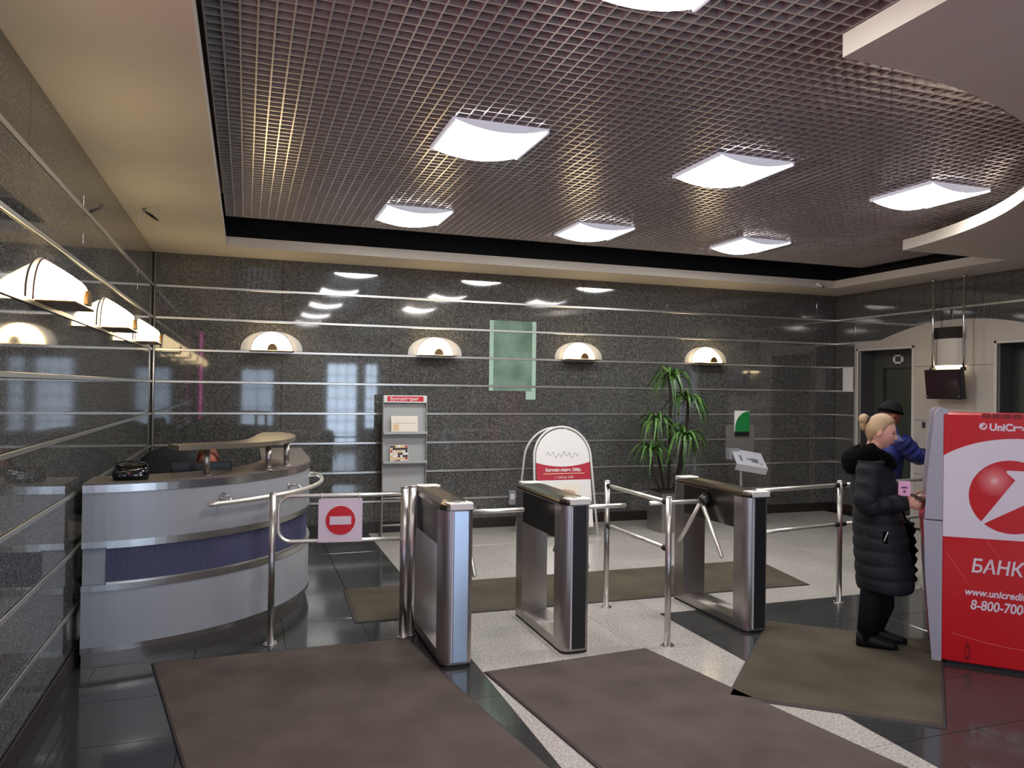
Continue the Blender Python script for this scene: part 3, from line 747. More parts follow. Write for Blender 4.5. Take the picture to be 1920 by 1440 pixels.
# ------------------------------------------------------------------ TURNSTILES
def rounded(w_, l, r, y0=0, n=7, sx=1.0):
    """plan outline, w wide (x), l long (y), corner radius r"""
    pts = []
    for cx, cy, a0 in ((w_/2-r, y0+l-r, 0), (-w_/2+r, y0+l-r, 90), (-w_/2+r, y0+r, 180), (w_/2-r, y0+r, 270)):
        for k in range(n+1): a = radians(a0+90*k/n); pts.append((cx+r*cos(a), cy+r*sin(a)))
    return pts
def turnstile(x, y, ln, side, label, panelmat):
    W_ = .20; LG = .15
    t = thing('turnstile', label, 'turnstile', (x, y, 0), group='tripod turnstiles across the lobby')
    def leg(y0, l, name):
        m = MB(); r = .055
        m.prism(rounded(W_, l, r, y0), .018, .965, 'z', smooth=True); return m.build(name, 'brushed_steel', t)
    # legs with rounded outer corners
    def half(y0, y1, front):
        pts = []; r = .055
        if front: corners = ((W_/2, y1, 0), (-W_/2, y1, 0), (-W_/2, y0, 1), (W_/2, y0, 1))
        else: corners = ((W_/2, y1, 1), (-W_/2, y1, 1), (-W_/2, y0, 0), (W_/2, y0, 0))
        ang = (0, 90, 180, 270)
        for (cx, cy, rd), a0 in zip(corners, ang):
            if not rd: pts.append((cx, cy)); continue
            sx_ = 1 if cx > 0 else -1; sy_ = 1 if cy > (y0+y1)/2 else -1
            for k in range(8): a = radians(a0+90*k/7); pts.append((cx-sx_*r+r*cos(a), cy-sy_*r+r*sin(a)))
        return pts
    o = MB().prism(half(0, LG, True), .018, .965, 'z').build('leg', 'brushed_steel', t)
    o = MB().prism(half(ln-LG-.03, ln, False), .018, .965, 'z').build('leg', 'side_steel', t)
    MB().box(-W_/2+.002, W_/2-.002, LG, ln-LG-.03, .018, .075).build('base_beam', 'side_steel', t)
    MB().box(-W_/2+.001, W_/2-.001, LG, ln-LG-.03, .735, .965).build('mechanism_box', 'dark_steel', t)
    MB().prism([(p[0]*.97, p[1]) for p in rounded(W_, ln-.01, .05, .005)], 0, .018, 'z').build('foot', 'black_rubber', t)
    # dark and pale fields on the near end; left one's blue is painted reflection
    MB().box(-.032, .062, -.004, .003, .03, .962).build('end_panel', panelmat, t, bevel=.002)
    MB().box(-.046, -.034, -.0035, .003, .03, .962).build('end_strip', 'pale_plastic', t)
    # lid: hexagonal in plan, slightly domed
    o_ = .012
    pl = [(-W_/2-o_+.03, -.015), (W_/2+o_-.02, -.015), (W_/2+o_, .03), (W_/2+o_, ln-.10), (W_/2-.02, ln+.012), (-W_/2+.04, ln+.012), (-W_/2-o_, ln-.08), (-W_/2-o_, .05)]
    rk = [[Vector((px*s, (py-ln/2)*s2+ln/2, z)) for px, py in pl] for s, s2, z in ((.97, .99, .966), (1, 1, .972), (1, 1, .985), (.93, .97, 1.0), (.5, .7, 1.012))]
    MB().rings(rk, smooth=False).build('lid', 'lid_bronze', t)
    # card readers on both ends of the lid
    rd = [(-.062, -.02), (.085, -.02), (.10, .06), (.075, .125), (-.03, .14), (-.075, .075)]
    MB().prism(rd, .9725, 1.0075, 'z').build('card_reader', 'white_plastic', t, bevel=.005)
    m = MB(); m.prism([(px, ln-py) for px, py in rd], .9725, 1.012, 'z'); m.build('card_reader', 'white_plastic', t, bevel=.005)
    m = MB(); m.tube([(0, .06, 1.0075), (0, .06, 1.011)], .02, 16); m.build('indicator', 'grey_plastic', t)
    # tripod
    c_ = Vector((side*(W_/2+.035), ln*.50, .885))
    ax = Vector((side, 0, -1)).normalized()
    m = MB(); m.tube([c_-ax*.0 - Vector((side*.035, 0, 0)), c_+ax*.035], [.060, .042], 20); m.build('hub', 'black_plastic', t)
    base = Vector((side, 0, 1)).normalized()   # perpendicular to ax
    for k in range(3):
        d = (Vector((side, 0, .0)), Vector((.03*side, .62, -.78)), Vector((.03*side, -.62, -.78)))[k].normalized()
        q0 = c_+ax*.015; LA = .45 if k == 0 else .47
        m = MB(); m.tube([q0, q0+d*LA, q0+d*(LA+.006)], [.016, .016, .010], 14); m.build('arm', 'chrome_warm', t)
    return t
turnstile(1.257, 4.55, .95, 1, 'left turnstile beside the gate posts, window reflection painted on its end', 'panel_reflection')
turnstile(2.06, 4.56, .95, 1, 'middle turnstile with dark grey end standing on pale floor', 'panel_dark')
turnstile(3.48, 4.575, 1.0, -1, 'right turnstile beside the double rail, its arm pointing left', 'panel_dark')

# ------------------------------------------------------------------ BROCHURE RACK
rk = thing('brochure_rack', 'tall grey brochure rack with red header against the back wall', 'rack', (1.49, 8.72, 0))
RW = .51
for x in (.008, RW-.008):
    m = MB(); m.tube([(x, .05, 0), (x, .05, 1.62)], .011, 10); m.build('upright', 'rack_grey', rk)
    m = MB(); m.tube([(x, -.12, .012), (x, .20, .012)], .011, 10); m.build('foot', 'rack_grey', rk)
m = MB(); m.box(0, .006, -.01, .06, .55, 1.63); m.box(RW-.006, RW, -.01, .06, .55, 1.63); m.build('side_cheek', 'rack_grey', rk)
MB().box(.006, RW-.006, -.012, .04, 1.545, 1.63).build('header', 'white_plastic', rk, bevel=.004)
MB().box(.045, RW-.045, -.0135, -.0125, 1.562, 1.618).build('header_plate', 'sign_red', rk)
text('header_text', 'Бухгалтерия', .052, 'paper', rk, face_M((.075, -.0138, 1.572), (1, 0, 0)), bold=.001, sx=1.05)
def slope(m, z0, z1, y0, y1, th=.004, mi=0): m.prism([(y0, z0), (y1, z1), (y1+th, z1), (y0+th, z0)], .012, RW-.012, 'x', mi)
for z0, z1, nm in ((1.205, 1.535, 'back_panel'), (.865, 1.19, 'back_panel'), (.52, .84, 'back_panel')):
    m = MB(); slope(m, z0, z1, .015, .045); m.build(nm, 'rack_panel', rk)
for z in (1.195, .86):
    m = MB(); m.box(.002, RW-.002, -.06, .02, z-.008, z); m.box(.002, RW-.002, -.064, -.058, z-.008, z+.022); m.build('ledge', 'rack_grey', rk)
for z in (.505, .44, .13):
    m = MB(); m.tube([(.008, .05, z), (RW-.008, .05, z)], .01, 10); m.build('cross_bar', 'rack_grey', rk)
br = thing('brochure', 'cream leaflet with pale orange print on the upper rack ledge', 'brochure', (1.65, 8.685, 1.1955))
Mx = Matrix.Rotation(radians(-7), 4, 'X')
MB().box(-.07, .24, 0, .004, 0, .20, M=Mx).build('sheet', 'paper_cream', br); MB().box(-.05, .22, -.001, -.0002, .112, .117, M=Mx).build('printed_line', 'paper_line', br); MB().box(-.05, .02, -.001, -.0002, .03, .105, M=Mx).build('printed_patch', 'paper_orange', br)
mgz = thing('magazine', 'colourful collage magazine standing on the lower rack ledge', 'magazine', (1.57, 8.685, .861))
MB().box(0, .21, 0, .008, 0, .20, M=Mx).build('cover', 'paper_cream', mgz)
rr = random.Random(3); m = MB()
for i in range(7):
    for j in range(7):
        x = .004+i*.029; z = .004+j*.0275; m.box(x, x+.027, -.0012, -.0002, z, z+.026, mi=rr.choice((0, 0, 1, 2, 3, 3, 4)), M=Mx)
m.build('cover_print', ['paper', 'poster_red', 'wallet_brown', 'paper_orange', 'black_plastic'], mgz)

# ------------------------------------------------------------------ ROUND-TOPPED POSTER STAND
ps = thing('poster_stand', 'white round-topped pavement poster stand behind the middle turnstile', 'sign', (3.57, 8.42, 0))
def archpts(hw, z0, zt, sp=0.0, n=24):
    zc = zt-hw; return [(-hw-sp, z0)] + [(-hw*cos(pi*k/n), zc+hw*sin(pi*k/n)) for k in range(n+1)] + [(hw+sp, z0)]
def lean(p, y0, y1, z0=0, z1=1.29): return (p[0], y0+(y1-y0)*(p[1]-z0)/(z1-z0), p[1])
m = MB(); m.tube([lean(p, -.22, 0) for p in archpts(.365, .0, 1.275, .03)], .014, 10); m.build('front_frame', 'white_plastic', ps)
m = MB(); m.tube([(x-.06, y, z) for x, y, z in [lean(p, .28, .03) for p in archpts(.365, .0, 1.265, .03)]], .013, 10); m.build('rear_frame', 'white_plastic', ps)
m = MB(); m.tube([(-.04, .0, 1.262), (-.06, .03, 1.262)], .01, 8); m.tube([(.04, .0, 1.262), (.02, .03, 1.262)], .01, 8); m.build('hinge', 'grey_plastic', ps)
def sheet(pts, d, name, mt):
    f = [Vector(lean(p, -.22, 0)) - Vector((0, d, 0)) for p in pts]; b = [v+Vector((0, .0012, 0)) for v in f]; n = len(f)
    mb = MB(); mb.add(f+b, [tuple(range(n)), tuple(range(n, 2*n))[::-1]] + [(i, n+i, n+(i+1) % n, (i+1) % n) for i in range(n)]); return mb.build(name, mt, ps)
sheet(archpts(.345, .10, 1.252), .004, 'poster', 'mint')
sheet(archpts(.341, .12, 1.248), .0052, 'poster_face', 'paper')
red = [(-.345+.69*k/20, .86-.05*(1-((k-10)/10)**2)+.0) for k in range(21)]
sheet(red + [(.345, .655), (-.345, .655)], .0066, 'red_band', 'poster_red')
rot = Vector((0, .22/1.29, 1)).normalized()
def pt(body, size, mt, x, z, name, **k):
    p = lean((x, z), -.22, 0); return text(name, body, size, mt, ps, face_M((p[0], p[1]-.0085, p[2]), (1, 0, 0), rot), align='CENTER', **k)
pt('Бизнес-ланч: 200р.', .052, 'paper', 0, .755, 'poster_text', bold=.0012)
pt('с 12.00 до 16.00', .034, 'paper', 0, .675, 'poster_text')
sheet([(-.26, .725), (.27, .725), (.27, .733), (-.26, .733)], .008, 'printed_line', 'paper_orange')
sc_ = [(-.21+.021*k, .95+.028*sin(k*1.9)+.012*sin(k*.7)) for k in range(21)]
m = MB(); m.tube([(Vector(lean(p, -.22, 0))-Vector((0, .007, 0))) for p in smooth2(sc_, 5)], .0025, 5); m.build('script_lettering', 'poster_grey', ps)
sheet([(-.13, .42), (.20, .42), (.20, .60), (-.13, .60)], .0066, 'picture', 'paper_cream'); sheet([(-.12, .46), (.13, .46), (.13, .52), (.0, .55), (-.12, .52)], .008, 'picture_patch', 'poster_tan')

# ------------------------------------------------------------------ PALM
pb = (4.97, 8.30)
palm = thing('potted_palm', 'tall palm with five drooping leaf heads in a steel planter by back wall', 'plant', (pb[0], pb[1], 0))
m = MB(); m.prism([(-.19, -.19), (.19, -.19), (.19, .19), (-.19, .19)], .0, .48, 'z'); m.build('planter', 'brushed_steel', palm, bevel=.012)
MB().box(-.175, .175, -.175, .175, .481, .490).build('soil', 'soil', palm)
heads = [(0.02, 0, 1.86, .27), (.30, .05, 1.61, .27), (-.18, -.02, 1.33, .25), (.16, -.10, 1.15, .28), (-.29, -.08, .98, .24)]
def leafmesh(name, L_, droop, wid, m_):
    mb = MB(); n = 9; vs = []
    for k in range(n+1):
        t = k/n; x = L_*(sin(t*1.75)/1.0)*.62; z = L_*(.28*sin(min(t*2.2, pi/2)) if t < .5 else .28*cos((t-.5)*2.2)) - droop*L_*t*t*.95 + 0
        w_ = wid*(math.sin(min(1, t*4+.25)*pi/2))*(1-t**2.2)+.0012
        vs += [Vector((x, -w_, z+.15*w_)), Vector((x, 0, z-.25*w_)), Vector((x, w_, z+.15*w_))]
    fs = []
    for k in range(n): fs += [(3*k, 3*k+1, 3*k+4, 3*k+3), (3*k+1, 3*k+2, 3*k+5, 3*k+4)]
    mb.add(vs, fs, 0, True); return mb.mesh(name, m_)
LM = [leafmesh('leaf', 1.0, d, w_, mm) for d, w_, mm in ((.85, .050, 'leaf'), (1.1, .054, 'leaf'), (1.25, .050, 'leaf_dark'), (.6, .044, 'leaf'))]
for hi, (hx, hy, hz, ln) in enumerate(heads):
    b0 = Vector((hx*.25, hy*.3, .48)); m = MB()
    pts = [b0, b0.lerp(Vector((hx*.7, hy, hz*.55)), .6), Vector((hx*.95, hy, hz*.8)), Vector((hx, hy, hz))]
    m.tube(smooth2([tuple(p) for p in pts], 5), .018, 8); m.build('stem', 'trunk', palm)
    for k in range(36):
        l = random.choice(LM); o = link('leaf', l, palm, (hx, hy, hz+random.uniform(-.04, .03)))
        s_ = ln*random.uniform(1.15, 1.6); o.scale = (s_, s_*1.1, s_)
        o.rotation_euler = (random.uniform(-.15, .15), random.uniform(-.75, .25), 2*pi*(k*.382)+random.uniform(-.2, .2))

# ------------------------------------------------------------------ INFORMATION LECTERN
il = thing('information_stand', 'grey information lectern on a thin pole right of the palm', 'stand', (6.15, 8.45, 0))
m = MB(); m.tube([(0, 0, .012), (0, 0, .86)], .02, 16); m.build('pole', 'rack_grey', il)
m = MB(); m.tube([(0, 0, 0), (0, 0, .012)], .17, 32); m.build('base_plate', 'rack_grey', il)
MB().box(-.22, .22, .03, .04, .845, 1.285).build('back_board', 'board_grey', il, bevel=.003)
m = MB(); Mt = Matrix.Translation((.02, -.02, .86)) @ Matrix.Rotation(radians(28), 4, 'X') @ Matrix.Rotation(radians(-20), 4, 'Z')
m.box(-.19, .21, -.34, .03, .08, .092, M=Mt); m.box(-.19, .21, -.35, -.338, .0, .092, M=Mt); m.build('tray', 'pale_plastic', il)
m = MB(); m.prism([(-.22, .845), (-.06, .845), (-.06, .985), (-.22, .985)], -.05, .03, 'y'); m.build('side_pocket', 'grey_plastic', il)
m = MB()
for a in ((-.12, -.26, .03, .14), (-.03, -.2, .06, .03), (.03, -.25, .09, .10), (.12, -.27, .05, .02)):
    m.box(a[0], a[0]+a[2], a[1], a[1]+a[3], .0925, .0935, M=Mt)
m.build('printed_marks', 'atm_grey', il)
lf = thing('leaflet', 'green and white leaflet card on top of the information lectern', 'leaflet', (6.16, 8.45, 1.20))
MB().box(-.11, .12, .015, .021, 0, .275).build('card', 'paper', lf)
q_ = [(.12, .0), (.12, .27)] + [(.12-.22*sin(pi/2*k/12), .05+.22*cos(pi/2*k/12)) for k in range(1, 13)] + [(-.105, .0)]
MB().prism(q_, .0125, .0145, 'y').build('green_field', 'green_card', lf); MB().box(-.105, .115, .012, .0145, -.055, -.001).build('caption_strip', 'black_plastic', lf)

# ------------------------------------------------------------------ RED CASH MACHINE
AX = Vector((.70, -.714, 0)).normalized(); ang = math.atan2(AX.y, AX.x)
atm = thing('cash_machine', 'large red and white bank cash machine at the right edge', 'cash machine', (4.24, 3.72, 0), rz=ang)
AW, AD, AH = .66, .92, 1.62       # local x: depth, local y: width
MB().box(0.0, AD, 0, AW, .02, AH-.02).build('cabinet', 'atm_red', atm, bevel=.008)
MB().box(.03, AD-.02, .02, AW-.02, 0, .02).build('foot', 'black_rubber', atm)
for nm, y0, y1 in (('near', -.004, .055), ('far', AW-.055, AW+.004)):
    MB().prism([(.004, .915), (-.098, .915), (-.085, 1.15), (-.052, 1.50), (-.045, 1.60), (-.02, 1.635), (.03, 1.63), (.03, 1.60), (.004, 1.595)], y0, y1, 'y').build('bezel', 'atm_bezel', atm, bevel=.008)
    MB().prism([(.004, .012), (-.05, .012), (-.092, .55), (-.104, .908), (.004, .908)], y0, y1, 'y').build('bezel', 'atm_bezel', atm, bevel=.008)
MB().prism([(.0, 1.05), (-.04, 1.05), (-.02, 1.58), (.0, 1.60)], .056, AW-.056, 'y').build('screen_surround', 'atm_grey', atm)
MB().prism([(-.042, 1.12), (-.0405, 1.12), (-.026, 1.42), (-.0275, 1.42)], .15, AW-.15, 'y').build('screen', 'screen_dark', atm)
MB().prism([(.0, .70), (-.10, .72), (-.112, .86), (-.108, .90), (-.05, 1.0), (.0, 1.05)], .056, AW-.056, 'y').build('shelf', 'atm_red', atm, bevel=.006)
MB().prism([(0, .05), (-.05, .05), (-.08, .69), (0, .69)], .056, AW-.056, 'y').build('lower_door', 'atm_dark_red', atm)
kp = MB()
for i in range(4):
    for j in range(4): kp.box(-.115+.022*i, -.10+.022*i, .22+.03*j, .242+.03*j, .94+.02*i, .955+.02*i)
kp.build('keypad', 'rack_grey', atm)
MB().box(-.115, -.095, .06, .10, 1.50, 1.54).build('lock', 'black_plastic', atm)
# decals on the near side (local y = 0 plane), as thin layers
def decal(pts, layer, name, m_): return MB().prism(pts, -.0010-.0008*layer, -.0003-.0008*layer, 'y').build(name, m_, atm)
R0 = 1.02; cxw, czw = .42, 1.454-R0+.0
wl_ = [(x, .98+ (1.452-.98)*math.sqrt(max(0, 1-((x-.42)/.62)**2))) for x in [.006+(.915-.006)*k/40 for k in range(41)]]
decal([(.006, .812)] + wl_ + [(.915, .83)], 0, 'white_field', 'atm_white')
cc_, cz2, cr_ = (.375, 1.088), 1.088, .228
decal([(cc_[0]+cr_*cos(2*pi*k/64), cc_[1]+cr_*sin(2*pi*k/64)) for k in range(64)], 1, 'logo_disc', 'atm_disc')
for i, (r_, mt) in enumerate(((.040, 'sphere_light'),)):
    pass
arw = [(.19, .885), (.395, 1.195), (.352, 1.235), (.347, 1.247), (.355, 1.253), (.60, 1.253), (.535, 1.03), (.535, 1.02), (.50, 1.075), (.46, 1.055), (.25, .925)]
decal(arw, 2, 'logo_arrow', 'atm_white')
SM = lambda s, z: face_M((s, -.0014, z), (1, 0, 0))
text('brand_text', 'UniCredit Bank', .062, 'atm_white', atm, SM(.255, 1.500), bold=.0022, sx=.95)
d_ = [(.222+.022*cos(2*pi*k/24), 1.524+.022*sin(2*pi*k/24)) for k in range(24)]; decal(d_, 0, 'small_logo', 'atm_white'); decal([(.207, 1.506), (.225, 1.528), (.22, 1.536), (.238, 1.536), (.234, 1.519)], 1, 'small_logo_arrow', 'atm_red')
text('machine_text', 'БАНКОМАТ', .118, 'atm_white', atm, SM(.160, .602), bold=.002, shear=.16, sx=.86)
text('web_text', 'www.unicreditbank.ru', .062, 'atm_white', atm, SM(.128, .455), bold=.0016, shear=.2, sx=.88)
text('phone_text', '8-800-700-73-00', .084, 'atm_white', atm, SM(.160, .368), bold=.0016, shear=.16, sx=.80)
for i in range(8): MB().box(.215+.055*i, .262+.055*i, -.0015, .004, 1.575, 1.605).build('vent', 'atm_dark_red', atm)
MB().box(.135, .16, -.003, .004, .045, .145).build('latch', 'atm_dark_red', atm); MB().box(.140, .152, -.008, -.003, .07, .115).build('latch_handle', 'atm_red', atm)
m = MB(); m.tube([(.06+.8*k/20, -.0012, .20-.05*sin(pi*k/20)) for k in range(21)], .0008, 4); m.tube([(.02, -.0012, .72), (.22, -.0012, .42)], .0006, 4); m.tube([(.25, -.0012, .80), (.33, -.0012, .68)], .0006, 4); m.build('scratch', 'sphere_light', atm)

# ------------------------------------------------------------------ PEOPLE
def head(mb, c, s=1.0, yawr=0., tilt=0.):
    """a head with brow, eye sockets, nose, lips, chin, ears; faces +x; c = centre; s scale"""
    M = Matrix.Translation(c) @ Matrix.Rotation(yawr, 4, 'Z') @ Matrix.Rotation(tilt, 4, 'Y')
    n, mm = 48, 40; R = []
    def G(y, z, y0, z0, sy, sz): return math.exp(-((y-y0)/sy)**2-((z-z0)/sz)**2)
    for i in range(mm+1):
        t = -pi/2+pi*min(max(i/mm, .004), .996); r = []
        for k in range(n):
            a = 2*pi*k/n; x, y, z = cos(t)*cos(a), cos(t)*sin(a), sin(t)
            X, Y, Z = x*.096, y*.074, z*.115
            if Z < 0:
                f = -Z/.115; Y *= 1-.32*f*f-.08*f; X *= (1-.05*f) if X > 0 else (1-.52*f)
                if X > 0: X += .010*f
            if X < 0: X *= 1.04
            if x > 0:
                X += .021*G(Y, Z, 0, -.022, .010, .014)+.010*G(Y, Z, 0, -.004, .008, .02)
                X -= .010*(G(Y, Z, .031, .008, .016, .011)+G(Y, Z, -.031, .008, .016, .011))
                X += .005*(G(Y, Z, .03, .026, .022, .009)+G(Y, Z, -.03, .026, .022, .009))
                X += .007*(G(Y, Z, 0, -.052, .020, .006)+G(Y, Z, 0, -.064, .018, .006)) - .004*G(Y, Z, 0, -.058, .02, .003)
                X += .007*G(Y, Z, 0, -.092, .022, .014)
                X += .004*(G(Y, Z, .045, -.03, .02, .025)+G(Y, Z, -.045, -.03, .02, .025))
            r.append(M @ Vector((X*s, Y*s, Z*s)))
        R.append(r)
    mb.rings(R)
    for sgn in (1, -1):
        E_ = M @ Matrix.Translation((-.008*s, sgn*.074*s, -.005*s)) @ Matrix.Rotation(sgn*.25, 4, 'Z')
        mb.ball((0, 0, 0), .018*s, .008*s, .03*s, n=14, m=10, M=E_); mb.ball((-.002*s, 0, -.02*s), .010*s, .007*s, .013*s, n=10, m=8, M=E_)
    return M
def limb(mb, pts, rad, n=16): mb.tube(pts, rad, n)
def hand(mb, wrist, f, nrm, size=1.0, curl=.5, thumb=1, spread=.0):
    """palm, four fingers of different length with two bends, thumb off the side of the palm; f: finger direction, nrm: out of the palm"""
    f = Vector(f).normalized(); nrm = Vector(nrm); nrm = (nrm-f*nrm.dot(f)).normalized(); s = f.cross(nrm)*thumb; S = size
    W_ = Vector(wrist)
    mb.loft([(W_-f*.01*S, s*.024*S, nrm*.017*S), (W_+f*.02*S, s*.030*S, nrm*.017*S), (W_+f*.055*S, s*.038*S, nrm*.015*S), (W_+f*.085*S, s*.038*S, nrm*.012*S), (W_+f*.092*S, s*.034*S, nrm*.009*S)], 20)
    for i, (off, L_) in enumerate(((.030, .070), (.0105, .079), (-.0095, .073), (-.029, .058))):
        p = W_+f*.078*S+s*off*S; d = (f+s*(off*spread*10)).normalized(); pts = [p]; c0 = curl
        for k, q in enumerate((.45, .32, .25)):
            d = (d*cos(c0)+nrm*sin(c0)).normalized(); pts.append(pts[-1]+d*L_*q*S); nrm_k = nrm
            c0 = curl*1.0
            d = d.normalized()
        mb.tube(pts, [.0088*S, .0082*S, .0074*S, .0058*S], 10)
        mb.ball(tuple(pts[-1]), .0058*S, n=8, m=6)
    p = W_+f*.018*S+s*.026*S; d = (f*.62+s*.62+nrm*.35).normalized(); p2 = p+d*.042*S; d2 = (f*.85+s*.15+nrm*.5).normalized(); p3 = p2+d2*.03*S; p4 = p3+d2*.024*S
    mb.tube([p-d*.012*S, p, p2, p3, p4], [.010*S, .013*S, .0105*S, .0090*S, .0068*S], 10); mb.ball(tuple(p4), .0068*S, n=8, m=6)
def fuse(mb, name, mats, parent, voxel=.0055, smooth_it=2):
    o = mb.build(name, mats, parent)
    r = o.modifiers.new('remesh', 'REMESH'); r.mode = 'VOXEL'; r.voxel_size = voxel; r.use_smooth_shade = True
    s = o.modifiers.new('smooth', 'SMOOTH'); s.iterations = smooth_it; s.factor = .5
    return o
def ringz(c, rx, ry, z, n=40, quilt=None): return [Vector((c[0]+rx*cos(2*pi*k/n), c[1]+ry*sin(2*pi*k/n), z)) for k in range(n)]

def person(label, loc, rz): return thing('person', label, 'person', loc, rz)

# ---- woman in a long black quilted coat, at the cash machine (local +x = the way she faces)
wm = person('blonde woman in long black fur-hooded coat standing at the red machine', (4.10, 4.10, .012), math.atan2(-.70, .714)+radians(3))
HC = Vector((.005, 0, 1.452))
b = MB(); head(b, HC, 1.0, 0, radians(14))
limb(b, [(-.045, 0, 1.28), (-.030, 0, 1.35), (-.014, 0, 1.40)], [.052, .050, .050])
b.loft([((-.03, 0, .74), (.10, 0, 0), (0, .15, 0)), ((-.035, 0, .90), (.10, 0, 0), (0, .125, 0)), ((-.045, 0, 1.10), (.105, 0, 0), (0, .155, 0)), ((-.06, 0, 1.25), (.085, 0, 0), (0, .165, 0)), ((-.06, 0, 1.31), (.06, 0, 0), (0, .09, 0))], 28)
legs = [[(-.03, -.08, .78), (-.035, -.08, .45), (-.055, -.085, .25), (-.075, -.085, .10), (-.08, -.085, .05)], [(-.02, .08, .78), (.03, .08, .45), (.045, .075, .25), (-.005, .08, .10), (-.01, .08, .05)]]
for L_ in legs:
    limb(b, L_, [.088, .058, .052, .038, .036]); x, y, z = L_[-1]
    b.loft([((x-.04, y, .035), (0, .03, 0), (0, 0, .03)), ((x+.04, y, .04), (0, .036, 0), (0, 0, .034)), ((x+.12, y, .026), (0, .040, 0), (0, 0, .022)), ((x+.165, y, .02), (0, .025, 0), (0, 0, .014))], 16)
# arms: near (right, local -y) and far (left, local +y)
RS, RE, RW_ = Vector((-.06, -.175, 1.245)), Vector((-.085, -.215, .975)), Vector((.165, -.13, .985))
LS, LE, LW_ = Vector((-.04, .175, 1.245)), Vector((-.01, .22, .99)), Vector((.20, .075, .985))
for S_, E_, W_ in ((RS, RE, RW_), (LS, LE, LW_)): limb(b, [S_, E_, W_], [.05, .042, .026])
hand(b, RW_, (.92, .25, -.12), (.15, .8, .25), .92, .38, thumb=1)
hand(b, LW_, (.92, -.22, .08), (.1, -.75, .3), .92, .42, thumb=-1)
fuse(b, 'body', 'skin', wm, .0048)
for sgn in (1, -1):
    M_ = Matrix.Translation(HC) @ Matrix.Rotation(radians(14), 4, 'Y')
    m = MB(); m.ball((.0815, sgn*.030, .006), .006, .011, .004, M=M_); m.build('eye', 'eye', wm)
    m = MB(); m.tube([M_ @ Vector((.091-.35*abs(k*.006-.0), sgn*(.018+k*.007), .029+.0006*k*(4-k))) for k in range(5)], .002, 6); m.build('eyebrow', 'hair_blonde', wm)
m = MB(); m.ball((.0985, 0, -.056), .006, .017, .0075, M=M_); m.build('lips', 'lips', wm)
# hair: a shell drawn back into a bun
m = MB(); R = []; n, mm = 44, 30
for i in range(mm+1):
    t = -pi/2+pi*min(max(i/mm, .01), .99); r = []
    for k in range(n):
        a = 2*pi*k/n; x, y, z = cos(t)*cos(a), cos(t)*sin(a), sin(t)
        X, Y, Z = x*.103, y*.081, z*.122+.003
        if Z < 0: f = -Z/.122; X = X*(1-.35*f) if X < 0 else X; Y *= 1-.2*f
        # hairline: the face side is pulled inside the skull
        face = X > (.048-.5*max(0, Z)*0) and Z < .072
        lim = .010 + .42*max(0, Z) + .9*max(0, Z-.05)
        if X > lim and Z < .085: X = lim-.0 if lim < X else X; X = min(X, lim); Y *= .93 if Z < 0 else .985
        if Z < -.03 and X > -.03: X = -.03-.02; Y *= .85
        r.append(M_ @ Vector((X, Y, Z)))
    R.append(r)
m.rings(R)
o = m.build('hair', 'hair_blonde', wm); s_ = o.modifiers.new('s', 'SMOOTH'); s_.iterations = 2
bun_c = M_ @ Vector((-.118, 0, .052))
m = MB(); m.ball(tuple(bun_c), .034, .038, .040); m.ball(tuple(bun_c+Vector((-.004, 0, -.03))), .022, .026, .05); m.build('hair_bun', 'hair_blonde', wm)
m = MB(); m.tube([M_ @ (Vector((-.094, .026*cos(2*pi*k/14), .052+.028*sin(2*pi*k/14)))) for k in range(14)], .007, 8, closed=True); m.build('hair_tie', 'hair_tie', wm)
# coat: rings with quilt bulges
def coat(secs, quilts, amp, n=48, pinch=.0):
    """secs: (z, cx, rx, ry) interpolated; quilt seams at the heights given"""
    secs = sorted(secs); R = []; z0, z1 = secs[0][0], secs[-1][0]; N_ = 90
    for i in range(N_+1):
        z = z0+(z1-z0)*i/N_
        for a, b2 in zip(secs, secs[1:]):
            if a[0] <= z <= b2[0]+1e-9: t = (z-a[0])/(b2[0]-a[0]); break
        t = t*t*(3-2*t)
        cx, rx, ry = [a[j]+(b2[j]-a[j])*t for j in (1, 2, 3)]
        d = min(abs(z-q_) for q_ in quilts); g_ = amp*(min(1, (d/.028))**.55)
        R.append([Vector((cx+(rx+g_)*cos(2*pi*k/n), (ry+g_)*sin(2*pi*k/n), z+.004*sin(3*2*pi*k/n+z*20))) for k in range(n)])
    return R
q_ = [.385, .475, .565, .655, .745, .835, .93, 1.03, 1.12, 1.20]
m = MB(); m.rings(coat([(.385, .045, .172, .200), (.50, .038, .176, .205), (.70, .015, .166, .19), (.85, -.003, .154, .18), (.95, -.015, .138, .17), (1.08, -.03, .14, .185), (1.20, -.045, .13, .19), (1.27, -.05, .095, .15), (1.30, -.05, .07, .09)], q_, .009)); m.build('coat', 'coat_black', wm)
def sleeve(S_, E_, W_, name='sleeve', mt='coat_black', r=(.078, .076, .066, .062, .050), par=None, q=.0):
    S_, E_, W_ = Vector(S_), Vector(E_), Vector(W_)
    p = [S_+Vector((.0, 0, .02)), S_, S_.lerp(E_, .5), E_, E_.lerp(W_, .5), W_]
    rr_ = [.06, r[0], r[1], r[2]*1.0, r[3], r[4]]
    sm = smooth2([(*a, b2) for a, b2 in zip([tuple(x) for x in p], rr_)], 8)
    pts = [s[:3] for s in sm]; rad = [s[3]+.004*sin(i*1.25) for i, s in enumerate(sm)]
    m = MB(); m.tube(pts, rad, 22); return m.build(name, mt, par)
sleeve(RS, RE, RW_-Vector((.01, 0, 0)), par=wm, r=(.085, .082, .074, .066, .050)); sleeve(LS, LE, LW_-Vector((.01, 0, 0)), par=wm, r=(.085, .080, .072, .064, .050))
